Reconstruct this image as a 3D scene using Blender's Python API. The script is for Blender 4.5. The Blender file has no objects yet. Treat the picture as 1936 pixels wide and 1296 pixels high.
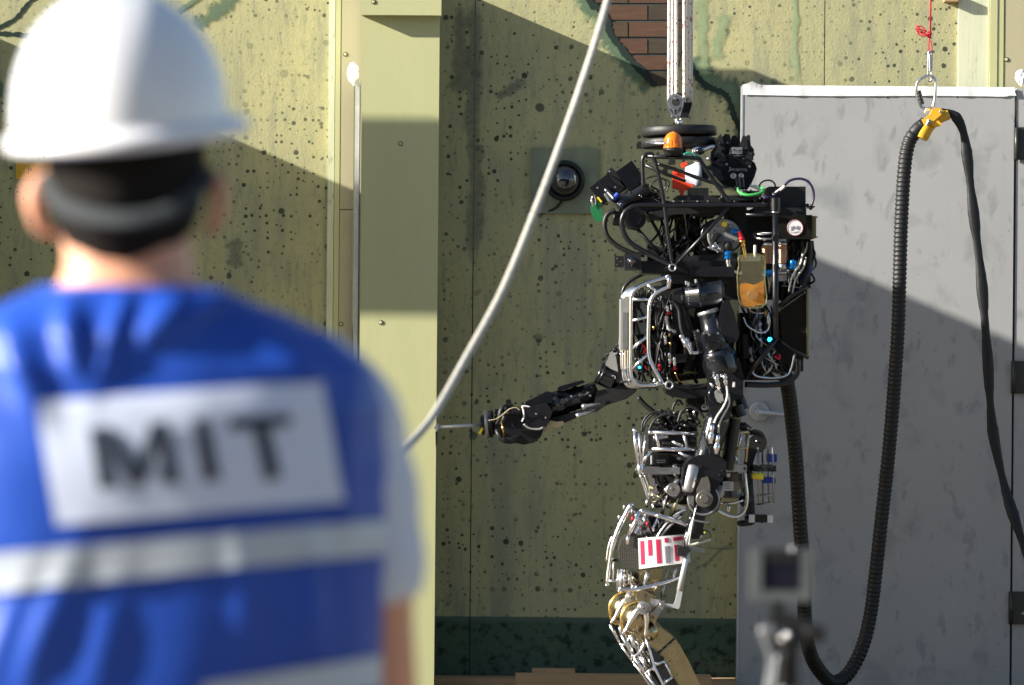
import bpy, bmesh, math, random
from mathutils import Vector, Matrix, noise
from mathutils.bvhtree import BVHTree
random.seed(7)
SC = bpy.context.scene
COL = SC.collection
rad = math.radians
# ------------------------------------------------------------------ camera
# telephoto, 12 m in front of the painted wall (wall plane y = 0, camera at y = -12)
DW = 12.0; FPX = 6696.0; ZC = 1.2; ROLL = rad(0.5)
cam = bpy.data.cameras.new('camera'); co = bpy.data.objects.new('camera', cam); COL.objects.link(co)
co.location = (0, -DW, ZC); co.rotation_euler = (rad(90), -ROLL, 0)
cam.sensor_width = 36.0; cam.lens = FPX/1936*36; cam.clip_end = 2000; cam.clip_start = .1
cam.dof.use_dof = True; cam.dof.focus_distance = 11.3; cam.dof.aperture_fstop = 3.6; cam.dof.aperture_blades = 0
SC.camera = co
SC.render.resolution_x = 1024; SC.render.resolution_y = 685
# ------------------------------------------------------------------ sky, sun, exposure
LD = Vector((.900, .243, -.375)).normalized()          # direction the sunlight travels
W = bpy.data.worlds.new('World'); SC.world = W; W.use_nodes = True
wn = W.node_tree.nodes; wl = W.node_tree.links
sky = wn.new('ShaderNodeTexSky'); sky.sky_type = 'NISHITA'; sky.sun_disc = False
sky.sun_elevation = math.asin(-LD.z); sky.sun_rotation = math.atan2(-LD.x, -LD.y)
sky.air_density = 1.0; sky.dust_density = 1.0
bgn = wn['Background']; bgn.inputs[1].default_value = .060
wl.new(sky.outputs[0], bgn.inputs[0])
sl = bpy.data.lights.new('sun', 'SUN'); sl.energy = 5.0; sl.angle = rad(.5); sl.color = (1, .95, .86)
so = bpy.data.objects.new('sun', sl); COL.objects.link(so)
so.rotation_euler = LD.to_track_quat('-Z', 'Y').to_euler(); so.location = (-8, -10, 9)
SC.view_settings.view_transform = 'Standard'; SC.view_settings.look = 'None'
SC.view_settings.gamma = 1; SC.view_settings.use_curve_mapping = False
SC.view_settings.exposure = 1.42
SC.render.engine = 'CYCLES'

# ------------------------------------------------------------------ placing things
def P(px, py, s):
    """photo pixel at s metres in front of the wall -> point of the place"""
    dx = px-968; dz = -(py-648); c, n = math.cos(ROLL), math.sin(ROLL)
    x = dx*c - dz*n; z = dx*n + dz*c; d = (DW-s)/FPX
    return Vector((x*d, -s, ZC+z*d))
FR = [0, 0, 1.0, 1.3]                      # current drawing frame: origin, zoom, base depth
def fr(ox, oy, k, s=None):
    FR[0], FR[1], FR[2] = ox, oy, k
    if s is not None: FR[3] = s
def pt(x, y, d=0.): return P(FR[0]+x/FR[2], FR[1]+y/FR[2], FR[3]+d)
def ul(d=0.): return (DW-FR[3]-d)/FPX/FR[2]    # metres per frame unit
# ------------------------------------------------------------------ materials
def nm(nt, t, **kw):
    n = nt.nodes.new(t)
    for k, v in kw.items(): setattr(n, k, v)
    return n
def mat(name, col, rough=.5, metal=0., var=.15, bump=.0, scale=30., trans=0., ior=1.45, coat=0., rvar=.12, spec=.5, emit=None, es=0., stretch=(1,1,1), alpha=1.):
    m = bpy.data.materials.new(name); m.use_nodes = True; nt = m.node_tree; b = nt.nodes['Principled BSDF']
    L = nt.links.new
    tc = nm(nt, 'ShaderNodeTexCoord'); mp = nm(nt, 'ShaderNodeMapping'); mp.inputs['Scale'].default_value = stretch
    L(tc.outputs['Object'], mp.inputs[0])
    nz = nm(nt, 'ShaderNodeTexNoise'); nz.inputs['Scale'].default_value = scale; nz.inputs['Detail'].default_value = 5
    L(mp.outputs[0], nz.inputs['Vector'])
    mx = nm(nt, 'ShaderNodeMix', data_type='RGBA')
    c = Vector(col[:3])
    mx.inputs[6].default_value = (*(c*(1-var)), 1); mx.inputs[7].default_value = (*(c*(1+var)), 1)
    L(nz.outputs[0], mx.inputs[0]); L(mx.outputs[2], b.inputs['Base Color'])
    mr = nm(nt, 'ShaderNodeMapRange'); mr.inputs[3].default_value = max(0.02, rough-rvar*.5); mr.inputs[4].default_value = min(1, rough+rvar)
    L(nz.outputs[0], mr.inputs[0]); L(mr.outputs[0], b.inputs['Roughness'])
    b.inputs['Metallic'].default_value = metal; b.inputs['IOR'].default_value = ior
    b.inputs['Transmission Weight'].default_value = trans; b.inputs['Coat Weight'].default_value = coat
    b.inputs['Specular IOR Level'].default_value = spec; b.inputs['Alpha'].default_value = alpha
    if emit: b.inputs['Emission Color'].default_value = (*emit, 1); b.inputs['Emission Strength'].default_value = es
    if bump:
        bp = nm(nt, 'ShaderNodeBump'); bp.inputs['Strength'].default_value = bump; bp.inputs['Distance'].default_value = .002
        L(nz.outputs[0], bp.inputs['Height']); L(bp.outputs[0], b.inputs['Normal'])
    return m
M = {}
SPLIT = False; EXTRA = []
M['black'] = mat('black_paint', (.006,.006,.008), .30, coat=.2, bump=.1, scale=60)
M['blackm'] = mat('black_matt', (.007,.007,.008), .48, bump=.2, scale=90)
M['rubber'] = mat('black_rubber', (.010,.010,.010), .48, bump=.2, scale=50)
M['gloss'] = mat('black_gloss', (.006,.007,.010), .16, coat=.5, bump=.05, scale=25)
M['anod'] = mat('dark_anodised', (.030,.033,.040), .30, metal=.55, bump=.1, scale=40)
M['chrome'] = mat('chrome', (.84,.83,.85), .17, metal=1, bump=.12, scale=35, rvar=.1)
M['steel'] = mat('satin_steel', (.52,.52,.53), .30, metal=1, bump=.15, scale=50)
M['alu'] = mat('grey_aluminium', (.36,.36,.37), .36, metal=.8, bump=.1, scale=60)
M['gold'] = mat('gold_anodised', (.50,.43,.26), .25, metal=1, bump=.15, scale=20, var=.3)
M['brass'] = mat('brass', (.70,.45,.14), .2, metal=1)
M['copper'] = mat('copper_ribs', (.42,.25,.17), .28, metal=1)
M['blue'] = mat('blue_anodised', (.01,.17,.55), .25, metal=.6)
M['bluep'] = mat('blue_plastic', (.012,.04,.32), .4)
M['red'] = mat('red_anodised', (.55,.02,.03), .28, metal=.4)
M['redp'] = mat('orange_red_plastic', (.75,.06,.02), .35)
M['beacon'] = mat('orange_lens', (.90,.22,.01), .12, trans=.25, coat=.3, var=.1)
M['yellow'] = mat('yellow_plastic', (.72,.40,.03), .35, bump=.2)
M['yel2'] = mat('yellow_cap', (.78,.62,.03), .35)
M['white'] = mat('white_plastic', (.44,.47,.55), .35)
M['label'] = mat('white_label', (.72,.70,.70), .4)
M['crim'] = mat('crimson_print', (.42,.02,.07), .4, var=.35, scale=90)
M['greyp'] = mat('grey_print', (.19,.19,.23), .4)
M['greyplate'] = mat('grey_plate', (.26,.26,.25), .42, metal=.3, bump=.1)
M['green'] = mat('green_plastic', (.01,.14,.045), .45)
M['greenc'] = mat('green_cable', (.05,.36,.08), .4)
M['purple'] = mat('purple_cable', (.022,.012,.05), .35)
M['teal'] = mat('teal_cable', (.02,.22,.16), .4)
M['wht_cable'] = mat('white_cable', (.62,.60,.54), .4)
M['beige'] = mat('beige_pad', (.42,.33,.20), .5)
M['fluid'] = mat('amber_fluid', (.85,.34,.01), .08, trans=.4, ior=1.33, var=.8, scale=45)
M['bag'] = mat('clear_bag', (.88,.84,.58), .08, trans=.95, ior=1.3, var=.1)
M['blueled'] = mat('blue_led', (.0,.2,.7), .4, emit=(.02,.45,1), es=2.5)
M['canister'] = mat('canister', (.20,.185,.165), .32, metal=.7)
M['olive'] = mat('olive_edge', (.20,.18,.07), .35, metal=.3)
M['smoke'] = mat('smoked_plastic', (.012,.011,.009), .13, coat=.5)
M['glass'] = mat('dome_glass', (.02,.022,.028), .03, coat=1., spec=1.)
M['lens'] = mat('lens_glass', (.01,.01,.02), .03, coat=1., spec=1.)
M['dull'] = mat('dull_silver', (.12,.13,.135), .4, metal=.4)
M['silver'] = mat('silver_paint', (.55,.56,.57), .32, metal=.5)
M['weld'] = mat('wood_raw', (.42,.27,.14), .6, scale=8, stretch=(.6,6,9), var=.4, bump=.3)
M['tape'] = mat('white_tape', (.84,.84,.83), .4, bump=.3, scale=22)
M['hinge'] = mat('hinge_dark', (.055,.055,.05), .4, metal=.5, bump=.2)
M['dark'] = mat('dark_gap', (.02,.02,.018), .8)
M['redcord'] = mat('red_cord', (.58,.02,.04), .6, bump=.8, scale=250)
M['mortar'] = mat('mortar', (.055,.065,.065), .8, bump=.5)
M['camo'] = mat('green_backplate', (.20,.225,.15), .6, var=.6, scale=11, bump=.2)
M['skin'] = mat('skin', (.70,.35,.22), .45, var=.12, scale=14)
M['skin'].node_tree.nodes['Principled BSDF'].inputs['Subsurface Weight'].default_value = .35
M['skin'].node_tree.nodes['Principled BSDF'].inputs['Subsurface Radius'].default_value = (.020,.006,.003)
M['hair'] = mat('dark_hair', (.012,.010,.009), .8, spec=.15, var=.5, scale=120, stretch=(1,1,.2), bump=.6)
M['hat'] = mat('hard_hat_white', (.80,.80,.82), .22, coat=.4, var=.02, scale=6)
M['vest'] = mat('blue_vest', (.014,.070,.42), .42, var=.25, scale=7, bump=.4)
M['shirt'] = mat('lavender_shirt', (.62,.65,.74), .75, var=.1, bump=.4)
M['trouser'] = mat('dark_trousers', (.03,.035,.05), .8)
M['shoe'] = mat('black_shoe', (.02,.02,.02), .5)
M['reflect'] = mat('reflective_band', (.48,.53,.60), .35, metal=.1, var=.12, scale=30, bump=.2)
M['patch'] = mat('white_patch', (.62,.68,.84), .55, var=.05)
M['ink'] = mat('dark_letter', (.030,.040,.065), .6)
M['band'] = mat('grey_headband', (.05,.056,.06), .85, spec=.2)
M['asphalt'] = mat('asphalt', (.20,.175,.14), .9, var=.25, scale=3, bump=.5)
M['deck'] = mat('deck', (.19,.155,.11), .8, var=.25, scale=5, bump=.4)

def wall_mat():
    m = bpy.data.materials.new('painted_concrete_look'); m.use_nodes = True; nt = m.node_tree; b = nt.nodes['Principled BSDF']; L = nt.links.new
    tc = nm(nt, 'ShaderNodeTexCoord')
    geo = tc.outputs['Object']
    sep = nm(nt, 'ShaderNodeSeparateXYZ'); L(geo, sep.inputs[0])
    flat = nm(nt, 'ShaderNodeCombineXYZ'); L(sep.outputs[0], flat.inputs[0]); L(sep.outputs[2], flat.inputs[1])
    def N(scale, detail=5, st=(1,1,1), off=(0,0,0), rough=.55, dist=0.):
        mp = nm(nt, 'ShaderNodeMapping'); mp.inputs['Scale'].default_value = st; mp.inputs['Location'].default_value = off
        L(flat.outputs[0], mp.inputs[0]); n = nm(nt, 'ShaderNodeTexNoise'); n.inputs['Scale'].default_value = scale
        n.inputs['Detail'].default_value = detail; n.inputs['Roughness'].default_value = rough; n.inputs['Distortion'].default_value = dist
        L(mp.outputs[0], n.inputs['Vector']); return n.outputs[0]
    def mrange(v, a, b_, c=0., d=1.):
        r = nm(nt, 'ShaderNodeMapRange'); r.interpolation_type = 'SMOOTHSTEP'; L(v, r.inputs[0])
        for i, q in enumerate((a, b_, c, d)): r.inputs[i+1].default_value = q
        return r.outputs[0]
    def mix(f, a, b_, mode='MIX'):
        x = nm(nt, 'ShaderNodeMix', data_type='RGBA', blend_type=mode)
        if isinstance(f, float): x.inputs[0].default_value = f
        else: L(f, x.inputs[0])
        for i, q in ((6, a), (7, b_)):
            if isinstance(q, tuple): x.inputs[i].default_value = (*q, 1)
            else: L(q, x.inputs[i])
        return x.outputs[2]
    def mth(op, a, b_):
        x = nm(nt, 'ShaderNodeMath', operation=op)
        for i, q in enumerate((a, b_)):
            if isinstance(q, (int, float)): x.inputs[i].default_value = q
            else: L(q, x.inputs[i])
        return x.outputs[0]
    base = mix(mrange(N(2.2), .35, .68), (.46,.430,.220), (.38,.365,.205))
    base = mix(mrange(N(3.0, 6, (3.,.35,1), (4,2,0), .65), .47, .66, 0, .75), base, (.27,.275,.185))   # vertical washes
    base = mix(mrange(N(16., 6, (2.5,.5,1), (1,7,0), .7), .50, .68, 0, .6), base, (.23,.245,.17))
    base = mix(mrange(N(5., 5, (1,.8,1), (9,3,0), .7), .58, .72, 0, .40), base, (.46,.40,.17))            # ochre stain
    base = mix(mrange(N(90., 3, (1,.6,1)), .45, .75, 0, .30), base, (.27,.27,.15))
    base = mix(mrange(N(160., 2, (2.4,.25,1), (5,5,0)), .55, .8, 0, .30), base, (.17,.18,.10))
    # paint spatter in three sizes, clustered
    clus = mrange(N(2.6, 3, (1,1,1), (13,5,0)), .38, .58, .35, 1.)
    out = base
    for sc, rmax, thr, seed, dark in ((9., .115, .78, 1, (.050,.062,.042)), (19., .155, .57, 4, (.032,.042,.030)), (40., .20, .45, 9, (.036,.045,.030))):
        mp = nm(nt, 'ShaderNodeMapping'); mp.inputs['Location'].default_value = (seed, seed*2, 0)
        L(flat.outputs[0], mp.inputs[0])
        wob = nm(nt, 'ShaderNodeTexNoise'); wob.inputs['Scale'].default_value = sc*6; L(mp.outputs[0], wob.inputs['Vector'])
        vo = nm(nt, 'ShaderNodeTexVoronoi', voronoi_dimensions='2D'); vo.inputs['Scale'].default_value = sc; L(mp.outputs[0], vo.inputs['Vector'])
        sp = nm(nt, 'ShaderNodeSeparateColor'); L(vo.outputs['Color'], sp.inputs[0])
        on = mrange(sp.outputs[0], thr-.001, thr+.001)
        rr = mth('MULTIPLY', mth('POWER', sp.outputs[1], 2.0), rmax); rr = mth('ADD', rr, rmax*.28)
        dd = mth('ADD', vo.outputs['Distance'], mth('MULTIPLY', mth('SUBTRACT', wob.outputs[0], .5), rmax*.55))
        fmask = mrange(mth('SUBTRACT', dd, rr), -.018, .014, 1, 0)
        out = mix(mth('MULTIPLY', mth('MULTIPLY', mth('MULTIPLY', fmask, on), clus), .95), out, dark)
    # dark green painted skirting at the foot of the wall
    zl = sep.outputs[2]
    edge = mth('ADD', zl, mth('MULTIPLY', mth('SUBTRACT', N(30.), .5), .006))
    g = mix(mrange(N(28., 4), .48, .66), (.060,.100,.068), (.018,.028,.020))
    g = mix(mrange(N(8., 4, (1,1,1), (3,3,0)), .5, .7, 0, .5), g, (.085,.120,.070))
    g = mix(mrange(edge, .245, .262), g, (.085,.125,.095))
    out = mix(mrange(edge, .268, .274, 1, 0), out, g)
    L(out, b.inputs['Base Color']); b.inputs['Roughness'].default_value = .7; b.inputs['Specular IOR Level'].default_value = .25
    bp = nm(nt, 'ShaderNodeBump'); bp.inputs['Strength'].default_value = .35; bp.inputs['Distance'].default_value = .003
    L(N(120., 5), bp.inputs['Height']); L(bp.outputs[0], b.inputs['Normal'])
    return m
M['wall'] = wall_mat()

def board_mat(name, c1, c2, streak=.35, white=0.):
    m = bpy.data.materials.new(name); m.use_nodes = True; nt = m.node_tree; b = nt.nodes['Principled BSDF']; L = nt.links.new
    tc = nm(nt, 'ShaderNodeTexCoord')
    def N(scale, st, off=0., det=5):
        mp = nm(nt, 'ShaderNodeMapping'); mp.inputs['Scale'].default_value = st; mp.inputs['Location'].default_value = (off,)*3
        L(tc.outputs['Object'], mp.inputs[0]); n = nm(nt, 'ShaderNodeTexNoise'); n.inputs['Scale'].default_value = scale; n.inputs['Detail'].default_value = det
        n.inputs['Roughness'].default_value = .65; L(mp.outputs[0], n.inputs['Vector']); return n.outputs[0]
    def R(v, a, b_, c, d):
        r = nm(nt, 'ShaderNodeMapRange'); L(v, r.inputs[0])
        for i, q in enumerate((a, b_, c, d)): r.inputs[i+1].default_value = q
        return r.outputs[0]
    x = nm(nt, 'ShaderNodeMix', data_type='RGBA'); L(R(N(1.5, (6,6,.8)), .3, .75, 0, 1), x.inputs[0]); x.inputs[6].default_value = (*c1, 1); x.inputs[7].default_value = (*c2, 1)
    y = nm(nt, 'ShaderNodeMix', data_type='RGBA'); L(R(N(40., (4,4,.12), 3.), .5, .75, 0, streak), y.inputs[0]); L(x.outputs[2], y.inputs[6])
    y.inputs[7].default_value = (*(Vector(c2)*.55), 1)
    z = nm(nt, 'ShaderNodeMix', data_type='RGBA'); L(R(N(24., (2,2,.5), 8.), .60, .72, 0, white), z.inputs[0]); L(y.outputs[2], z.inputs[6])
    z.inputs[7].default_value = (.10,.12,.08, 1)
    L(z.outputs[2], b.inputs['Base Color']); b.inputs['Roughness'].default_value = .55
    bp = nm(nt, 'ShaderNodeBump'); bp.inputs['Strength'].default_value = .10; bp.inputs['Distance'].default_value = .002
    L(N(60., (4,4,.15), 1.), bp.inputs['Height']); L(bp.outputs[0], b.inputs['Normal'])
    return m
M['board'] = board_mat('painted_board', (.49,.485,.255), (.46,.46,.235), .08)
M['board2'] = board_mat('painted_board_tan', (.43,.39,.245), (.40,.365,.23), .1)
M['pale'] = board_mat('pale_streaked_board', (.66,.66,.48), (.52,.55,.36), .5, .8)

def door_mat():
    m = bpy.data.materials.new('grey_door_paint'); m.use_nodes = True; nt = m.node_tree; b = nt.nodes['Principled BSDF']; L = nt.links.new
    tc = nm(nt, 'ShaderNodeTexCoord')
    def N(scale, st=(1,1,1), off=0., det=5, dist=0.):
        mp = nm(nt, 'ShaderNodeMapping'); mp.inputs['Scale'].default_value = st; mp.inputs['Location'].default_value = (off,)*3
        L(tc.outputs['Object'], mp.inputs[0]); n = nm(nt, 'ShaderNodeTexNoise'); n.inputs['Scale'].default_value = scale; n.inputs['Detail'].default_value = det
        n.inputs['Distortion'].default_value = dist
        L(mp.outputs[0], n.inputs['Vector']); return n.outputs[0]
    cur = None
    def mixc(v, lo, hi, amt, c, prev):
        r = nm(nt, 'ShaderNodeMapRange'); r.interpolation_type = 'SMOOTHSTEP'; L(v, r.inputs[0])
        for i, q in enumerate((lo, hi, 0, amt)): r.inputs[i+1].default_value = q
        x = nm(nt, 'ShaderNodeMix', data_type='RGBA'); L(r.outputs[0], x.inputs[0])
        if isinstance(prev, tuple): x.inputs[6].default_value = (*prev, 1)
        else: L(prev, x.inputs[6])
        x.inputs[7].default_value = (*c, 1); return x.outputs[2]
    c = mixc(N(1.6), .3, .7, 1, (.335,.335,.335), (.37,.37,.368))
    c = mixc(N(7., (1,1,.8), 3.3, 4, .5), .54, .72, .75, (.24,.25,.255), c)
    c = mixc(N(16., (1.6,1,.8), 8.1, 3, .4), .57, .73, .65, (.22,.23,.235), c)
    c = mixc(N(60., (1,1,1), 2., 2), .72, .76, .7, (.16,.16,.16), c)
    c = mixc(N(9., (6,1,.7), 5., 4, .5), .69, .73, .3, (.48,.48,.47), c)
    c = mixc(N(3., (8,1,.1), 6.), .55, .75, .22, (.29,.30,.31), c)
    L(c, b.inputs['Base Color']); b.inputs['Roughness'].default_value = .5; b.inputs['Specular IOR Level'].default_value = .35
    return m
M['door'] = door_mat()

def fade_mat(name, col, nscale, lo=.3, hi=.6):
    m = bpy.data.materials.new(name); m.use_nodes = True; nt = m.node_tree; b = nt.nodes['Principled BSDF']; L = nt.links.new
    at = nm(nt, 'ShaderNodeAttribute', attribute_name='fade'); tc = nm(nt, 'ShaderNodeTexCoord')
    nz = nm(nt, 'ShaderNodeTexNoise'); nz.inputs['Scale'].default_value = nscale; nz.inputs['Detail'].default_value = 6; L(tc.outputs['Object'], nz.inputs['Vector'])
    ad = nm(nt, 'ShaderNodeMath', operation='MULTIPLY_ADD'); L(nz.outputs[0], ad.inputs[0]); ad.inputs[1].default_value = .9; 
    ml = nm(nt, 'ShaderNodeMath', operation='SUBTRACT'); L(at.outputs['Fac'], ml.inputs[0]); ml.inputs[1].default_value = .45
    L(ml.outputs[0], ad.inputs[2])
    r = nm(nt, 'ShaderNodeMapRange'); L(ad.outputs[0], r.inputs[0]); r.inputs[1].default_value = lo; r.inputs[2].default_value = hi
    b.inputs['Base Color'].default_value = (*col, 1); b.inputs['Roughness'].default_value = .8; b.inputs['Specular IOR Level'].default_value = .2
    L(r.outputs[0], b.inputs['Alpha']); return m
M['halo'] = fade_mat('green_wash', (.13,.19,.12), 22, .1, 1.1)
M['halol'] = fade_mat('pale_green_wash', (.32,.40,.22), 22, .2, 1.2)
M['grime'] = fade_mat('grey_grime', (.23,.24,.175), 34, .30, 1.5)
M['crack'] = fade_mat('crack_paint', (.020,.035,.028), 60, .05, .35)

def rope_mat(name, c, fleck, sc=160):
    m = mat(name, c, .6, var=.05); nt = m.node_tree; b = nt.nodes['Principled BSDF']; L = nt.links.new
    tc = nm(nt, 'ShaderNodeTexCoord')
    vo = nm(nt, 'ShaderNodeTexVoronoi'); vo.inputs['Scale'].default_value = sc; L(tc.outputs['Object'], vo.inputs['Vector'])
    sp = nm(nt, 'ShaderNodeSeparateColor'); L(vo.outputs['Color'], sp.inputs[0])
    r = nm(nt, 'ShaderNodeMapRange'); L(sp.outputs[0], r.inputs[0]); r.inputs[1].default_value = .86; r.inputs[2].default_value = .88; r.inputs[4].default_value = .85
    x = nm(nt, 'ShaderNodeMix', data_type='RGBA'); L(r.outputs[0], x.inputs[0]); x.inputs[6].default_value = (*c, 1); x.inputs[7].default_value = (*fleck, 1)
    L(x.outputs[2], b.inputs['Base Color'])
    bp = nm(nt, 'ShaderNodeBump'); bp.inputs['Strength'].default_value = .4; bp.inputs['Distance'].default_value = .002; L(vo.outputs['Distance'], bp.inputs['Height']); L(bp.outputs[0], b.inputs['Normal'])
    return m
M['rope'] = rope_mat('hoist_rope_white', (.66,.63,.57), (.30,.09,.09))
M['rope2'] = rope_mat('grey_white_rope', (.40,.385,.34), (.30,.28,.25))
def brick_mat(name, c):
    return mat(name, c, .75, var=.45, scale=14, stretch=(1,1,5), bump=.6)
BR = [brick_mat('brick_a', (.078,.050,.028)), brick_mat('brick_b', (.070,.054,.030)), brick_mat('brick_c', (.055,.040,.026)), brick_mat('brick_d', (.10,.050,.028))]
def carbon_mat():
    m = mat('carbon_weave', (.03,.03,.03), .25, coat=.6); nt = m.node_tree; b = nt.nodes['Principled BSDF']; L = nt.links.new
    tc = nm(nt, 'ShaderNodeTexCoord'); ck = nm(nt, 'ShaderNodeTexChecker'); ck.inputs['Scale'].default_value = 260
    mp = nm(nt, 'ShaderNodeMapping'); mp.inputs['Rotation'].default_value = (0, .78, 0); L(tc.outputs['Object'], mp.inputs[0]); L(mp.outputs[0], ck.inputs[0])
    ck.inputs[1].default_value = (.012,.012,.012,1); ck.inputs[2].default_value = (.10,.095,.08,1); L(ck.outputs[0], b.inputs['Base Color']); return m
M['carbon'] = carbon_mat()

# ------------------------------------------------------------------ object helpers
def thing(name, label, cat, loc=(0,0,0), group=None):
    o = bpy.data.objects.new(name, None); COL.objects.link(o); o.location = loc; o.empty_display_size = .1
    o['label'] = label; o['category'] = cat
    if group: o['group'] = group
    return o
def tag(o, label=None, cat=None, group=None, kind=None):
    for k, v in (('label', label), ('category', cat), ('group', group), ('kind', kind)):
        if v: o[k] = v
    return o
def rootloc(p):
    v = Vector((0,0,0))
    while p is not None: v += Vector(p.location); p = p.parent
    return v
JOINED = {'beacon_rib', 'printed_figure', 'fin', 'print', 'label_text', 'emblem', 'hole', 'upper_edge', 'reach_elbow_x', 'lens', 'cap_x', 'housing_x'}
def part(name, m, parent, *fns, label=None, kind=None, bev=0., loc=None):
    if SPLIT and parent is not None and len(fns) > 1 and not kind and name not in JOINED:
        os_ = [part(name, m, parent, f, label=label if i == 0 else None, bev=bev, loc=loc) for i, f in enumerate(fns)]
        EXTRA.extend(os_[1:]); return os_[0]
    bm = bmesh.new()
    for f in fns: f(bm)
    WN = False
    if bev:
        big = bev >= .006
        r = bmesh.ops.bevel(bm, geom=[e for e in bm.edges if len(e.link_faces) == 2 and e.calc_face_angle(0) > .5], offset=bev, segments=4 if big else 2, affect='EDGES', profile=.5, clamp_overlap=True)
        if big:
            for f in r['faces']: f.smooth = True
    if parent is None and loc is None:      # origin at the middle of the base
        xs = [v.co for v in bm.verts]
        loc = Vector((sum(v.x for v in xs)/len(xs), sum(v.y for v in xs)/len(xs), min(v.z for v in xs)))
    off = rootloc(parent) if parent is not None else Vector(loc)
    bmesh.ops.translate(bm, verts=bm.verts, vec=-off)
    bmesh.ops.recalc_face_normals(bm, faces=bm.faces)
    me = bpy.data.meshes.new(name); bm.to_mesh(me); bm.free()
    o = bpy.data.objects.new(name, me); COL.objects.link(o)
    mats = m if isinstance(m, (list, tuple)) else [m]
    for q in mats: me.materials.append(M[q] if isinstance(q, str) else q)
    if parent is not None: o.parent = parent
    else: o.location = off
    if WN: w_ = o.modifiers.new('weighted_normals', 'WEIGHTED_NORMAL'); w_.keep_sharp = True; w_.weight = 100
    if label: o['label'] = label
    if kind: o['kind'] = kind
    return o
def copy_shift(o, vec, parent=None, label=None):
    c = o.copy(); COL.objects.link(c); c.location = Vector(o.location)+Vector(vec)
    if parent is not None: c.parent = parent
    if label: c['label'] = label
    for ch in o.children:
        d = ch.copy(); COL.objects.link(d); d.parent = c
        for g in ch.children: e = g.copy(); COL.objects.link(e); e.parent = d
    return c
def spl(pts, sub=6, closed=False):
    if len(pts) < 3: return pts
    out = []; n = len(pts)
    rng = range(n) if closed else range(n-1)
    for i in rng:
        p0 = pts[(i-1) % n] if (closed or i > 0) else pts[i]*2-pts[i+1]
        p1 = pts[i]; p2 = pts[(i+1) % n]
        p3 = pts[(i+2) % n] if (closed or i+2 < n) else p2*2-p1
        for j in range(sub):
            t = j/sub
            out.append(.5*((2*p1)+(p2-p0)*t+(2*p0-5*p1+4*p2-p3)*t*t+(3*p1-p0-3*p2+p3)*t**3))
    if not closed: out.append(pts[-1])
    return out
def sweep(bm, pts, rs, n=8, smooth=True, closed=False, cap=True, flat=1., flatdir=None):
    rings = []; N = len(pts); prev = None
    for i, p in enumerate(pts):
        a = pts[i-1] if (i or closed) else p; b = pts[(i+1) % N] if (i < N-1 or closed) else p
        t = (b-a)
        if t.length < 1e-9: t = Vector((0,0,1))
        t.normalize()
        if prev is None:
            u = Vector((0,1,0)) if abs(t.y) < .9 else Vector((0,0,1))
            if flatdir is not None: u = Vector(flatdir)
        else: u = prev
        u = (u-t*u.dot(t))
        if u.length < 1e-6: u = t.orthogonal()
        u.normalize(); v = t.cross(u); prev = u
        r = rs[i] if isinstance(rs, (list, tuple)) else rs
        rings.append([bm.verts.new(p+u*(math.cos(2*math.pi*k/n)*r*flat)+v*(math.sin(2*math.pi*k/n)*r)) for k in range(n)])
    for i in range(N if closed else N-1):
        A = rings[i]; B = rings[(i+1) % N]
        for k in range(n):
            try: f = bm.faces.new((A[k], A[(k+1) % n], B[(k+1) % n], B[k])); f.smooth = smooth
            except ValueError: pass
    if cap and not closed:
        try: bm.faces.new(rings[0][::-1]); bm.faces.new(rings[-1])
        except ValueError: pass
def q3(p, d): return pt(p[0], p[1], p[2] if len(p) > 2 else d)
def tub(pts, r, d=0., n=8, sp=True, closed=False, sub=6, flat=1.):
    w = [q3(p, d) for p in pts]; u = ul(d)
    if isinstance(r, (list, tuple)):
        rv = [Vector((x*u, 0, 0)) for x in r]; rr = [x.x for x in (spl(rv, sub, closed) if sp else rv)]
    else: rr = r*u
    w = spl(w, sub, closed) if sp else w
    return lambda bm: sweep(bm, w, rr, n, True, closed, flat=flat)
def lathe_w(a, b, prof, n=20, smooth=True):
    """world points a,b; prof = [(t, r metres)]; sharp ring edges doubled"""
    def f(bm):
        ax = (b-a); t = ax.normalized(); u = t.orthogonal().normalized(); v = t.cross(u); rings = []
        for (q, r) in prof:
            c = a+ax*q
            rings.append([bm.verts.new(c+u*(math.cos(2*math.pi*k/n)*max(r,1e-5))+v*(math.sin(2*math.pi*k/n)*max(r,1e-5))) for k in range(n)])
        for i in range(len(rings)-1):
            for k in range(n):
                g = bm.faces.new((rings[i][k], rings[i][(k+1) % n], rings[i+1][(k+1) % n], rings[i+1][k])); g.smooth = smooth
        bm.faces.new(rings[0][::-1]); bm.faces.new(rings[-1])
    return f
def lathe(a, b, prof, d=0., n=20):
    A = q3(a, d); B = q3(b, d); u = ul(d)
    out = []
    for i, (t, r) in enumerate(prof): out.append((t, r*u))
    return lathe_w(A, B, out, n)
def rod(a, b, r, d=0., n=16, r2=None, ch=.12):
    """a cylinder with chamfered ends"""
    r2 = r if r2 is None else r2; A = q3(a, d); B = q3(b, d); u = ul(d); L_ = max((B-A).length, 1e-6); c = min(.3, ch*r*u/L_)
    return lathe_w(A, B, [(0, r*u*(1-ch)), (c, r*u), (c*1.02, r*u), (1-c*1.02, r2*u), (1-c, r2*u), (1, r2*u*(1-ch))], n)
def disc(x, y, r, d0, d1, n=24, hole=0, ch=.08):
    A = pt(x, y, (d0+d1)/2); A0 = Vector((A.x, -(FR[3]+d0), A.z)); A1 = Vector((A.x, -(FR[3]+d1), A.z)); u = ul(d1)
    c = min(.4, ch*r*u/max(abs(d1-d0), 1e-6))
    return lathe_w(A0, A1, [(0, r*u), (1-c, r*u), (1, r*u*(1-ch))] + ([(1.0, hole*u+1e-4), (.75, hole*u)] if hole else []), n)
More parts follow.
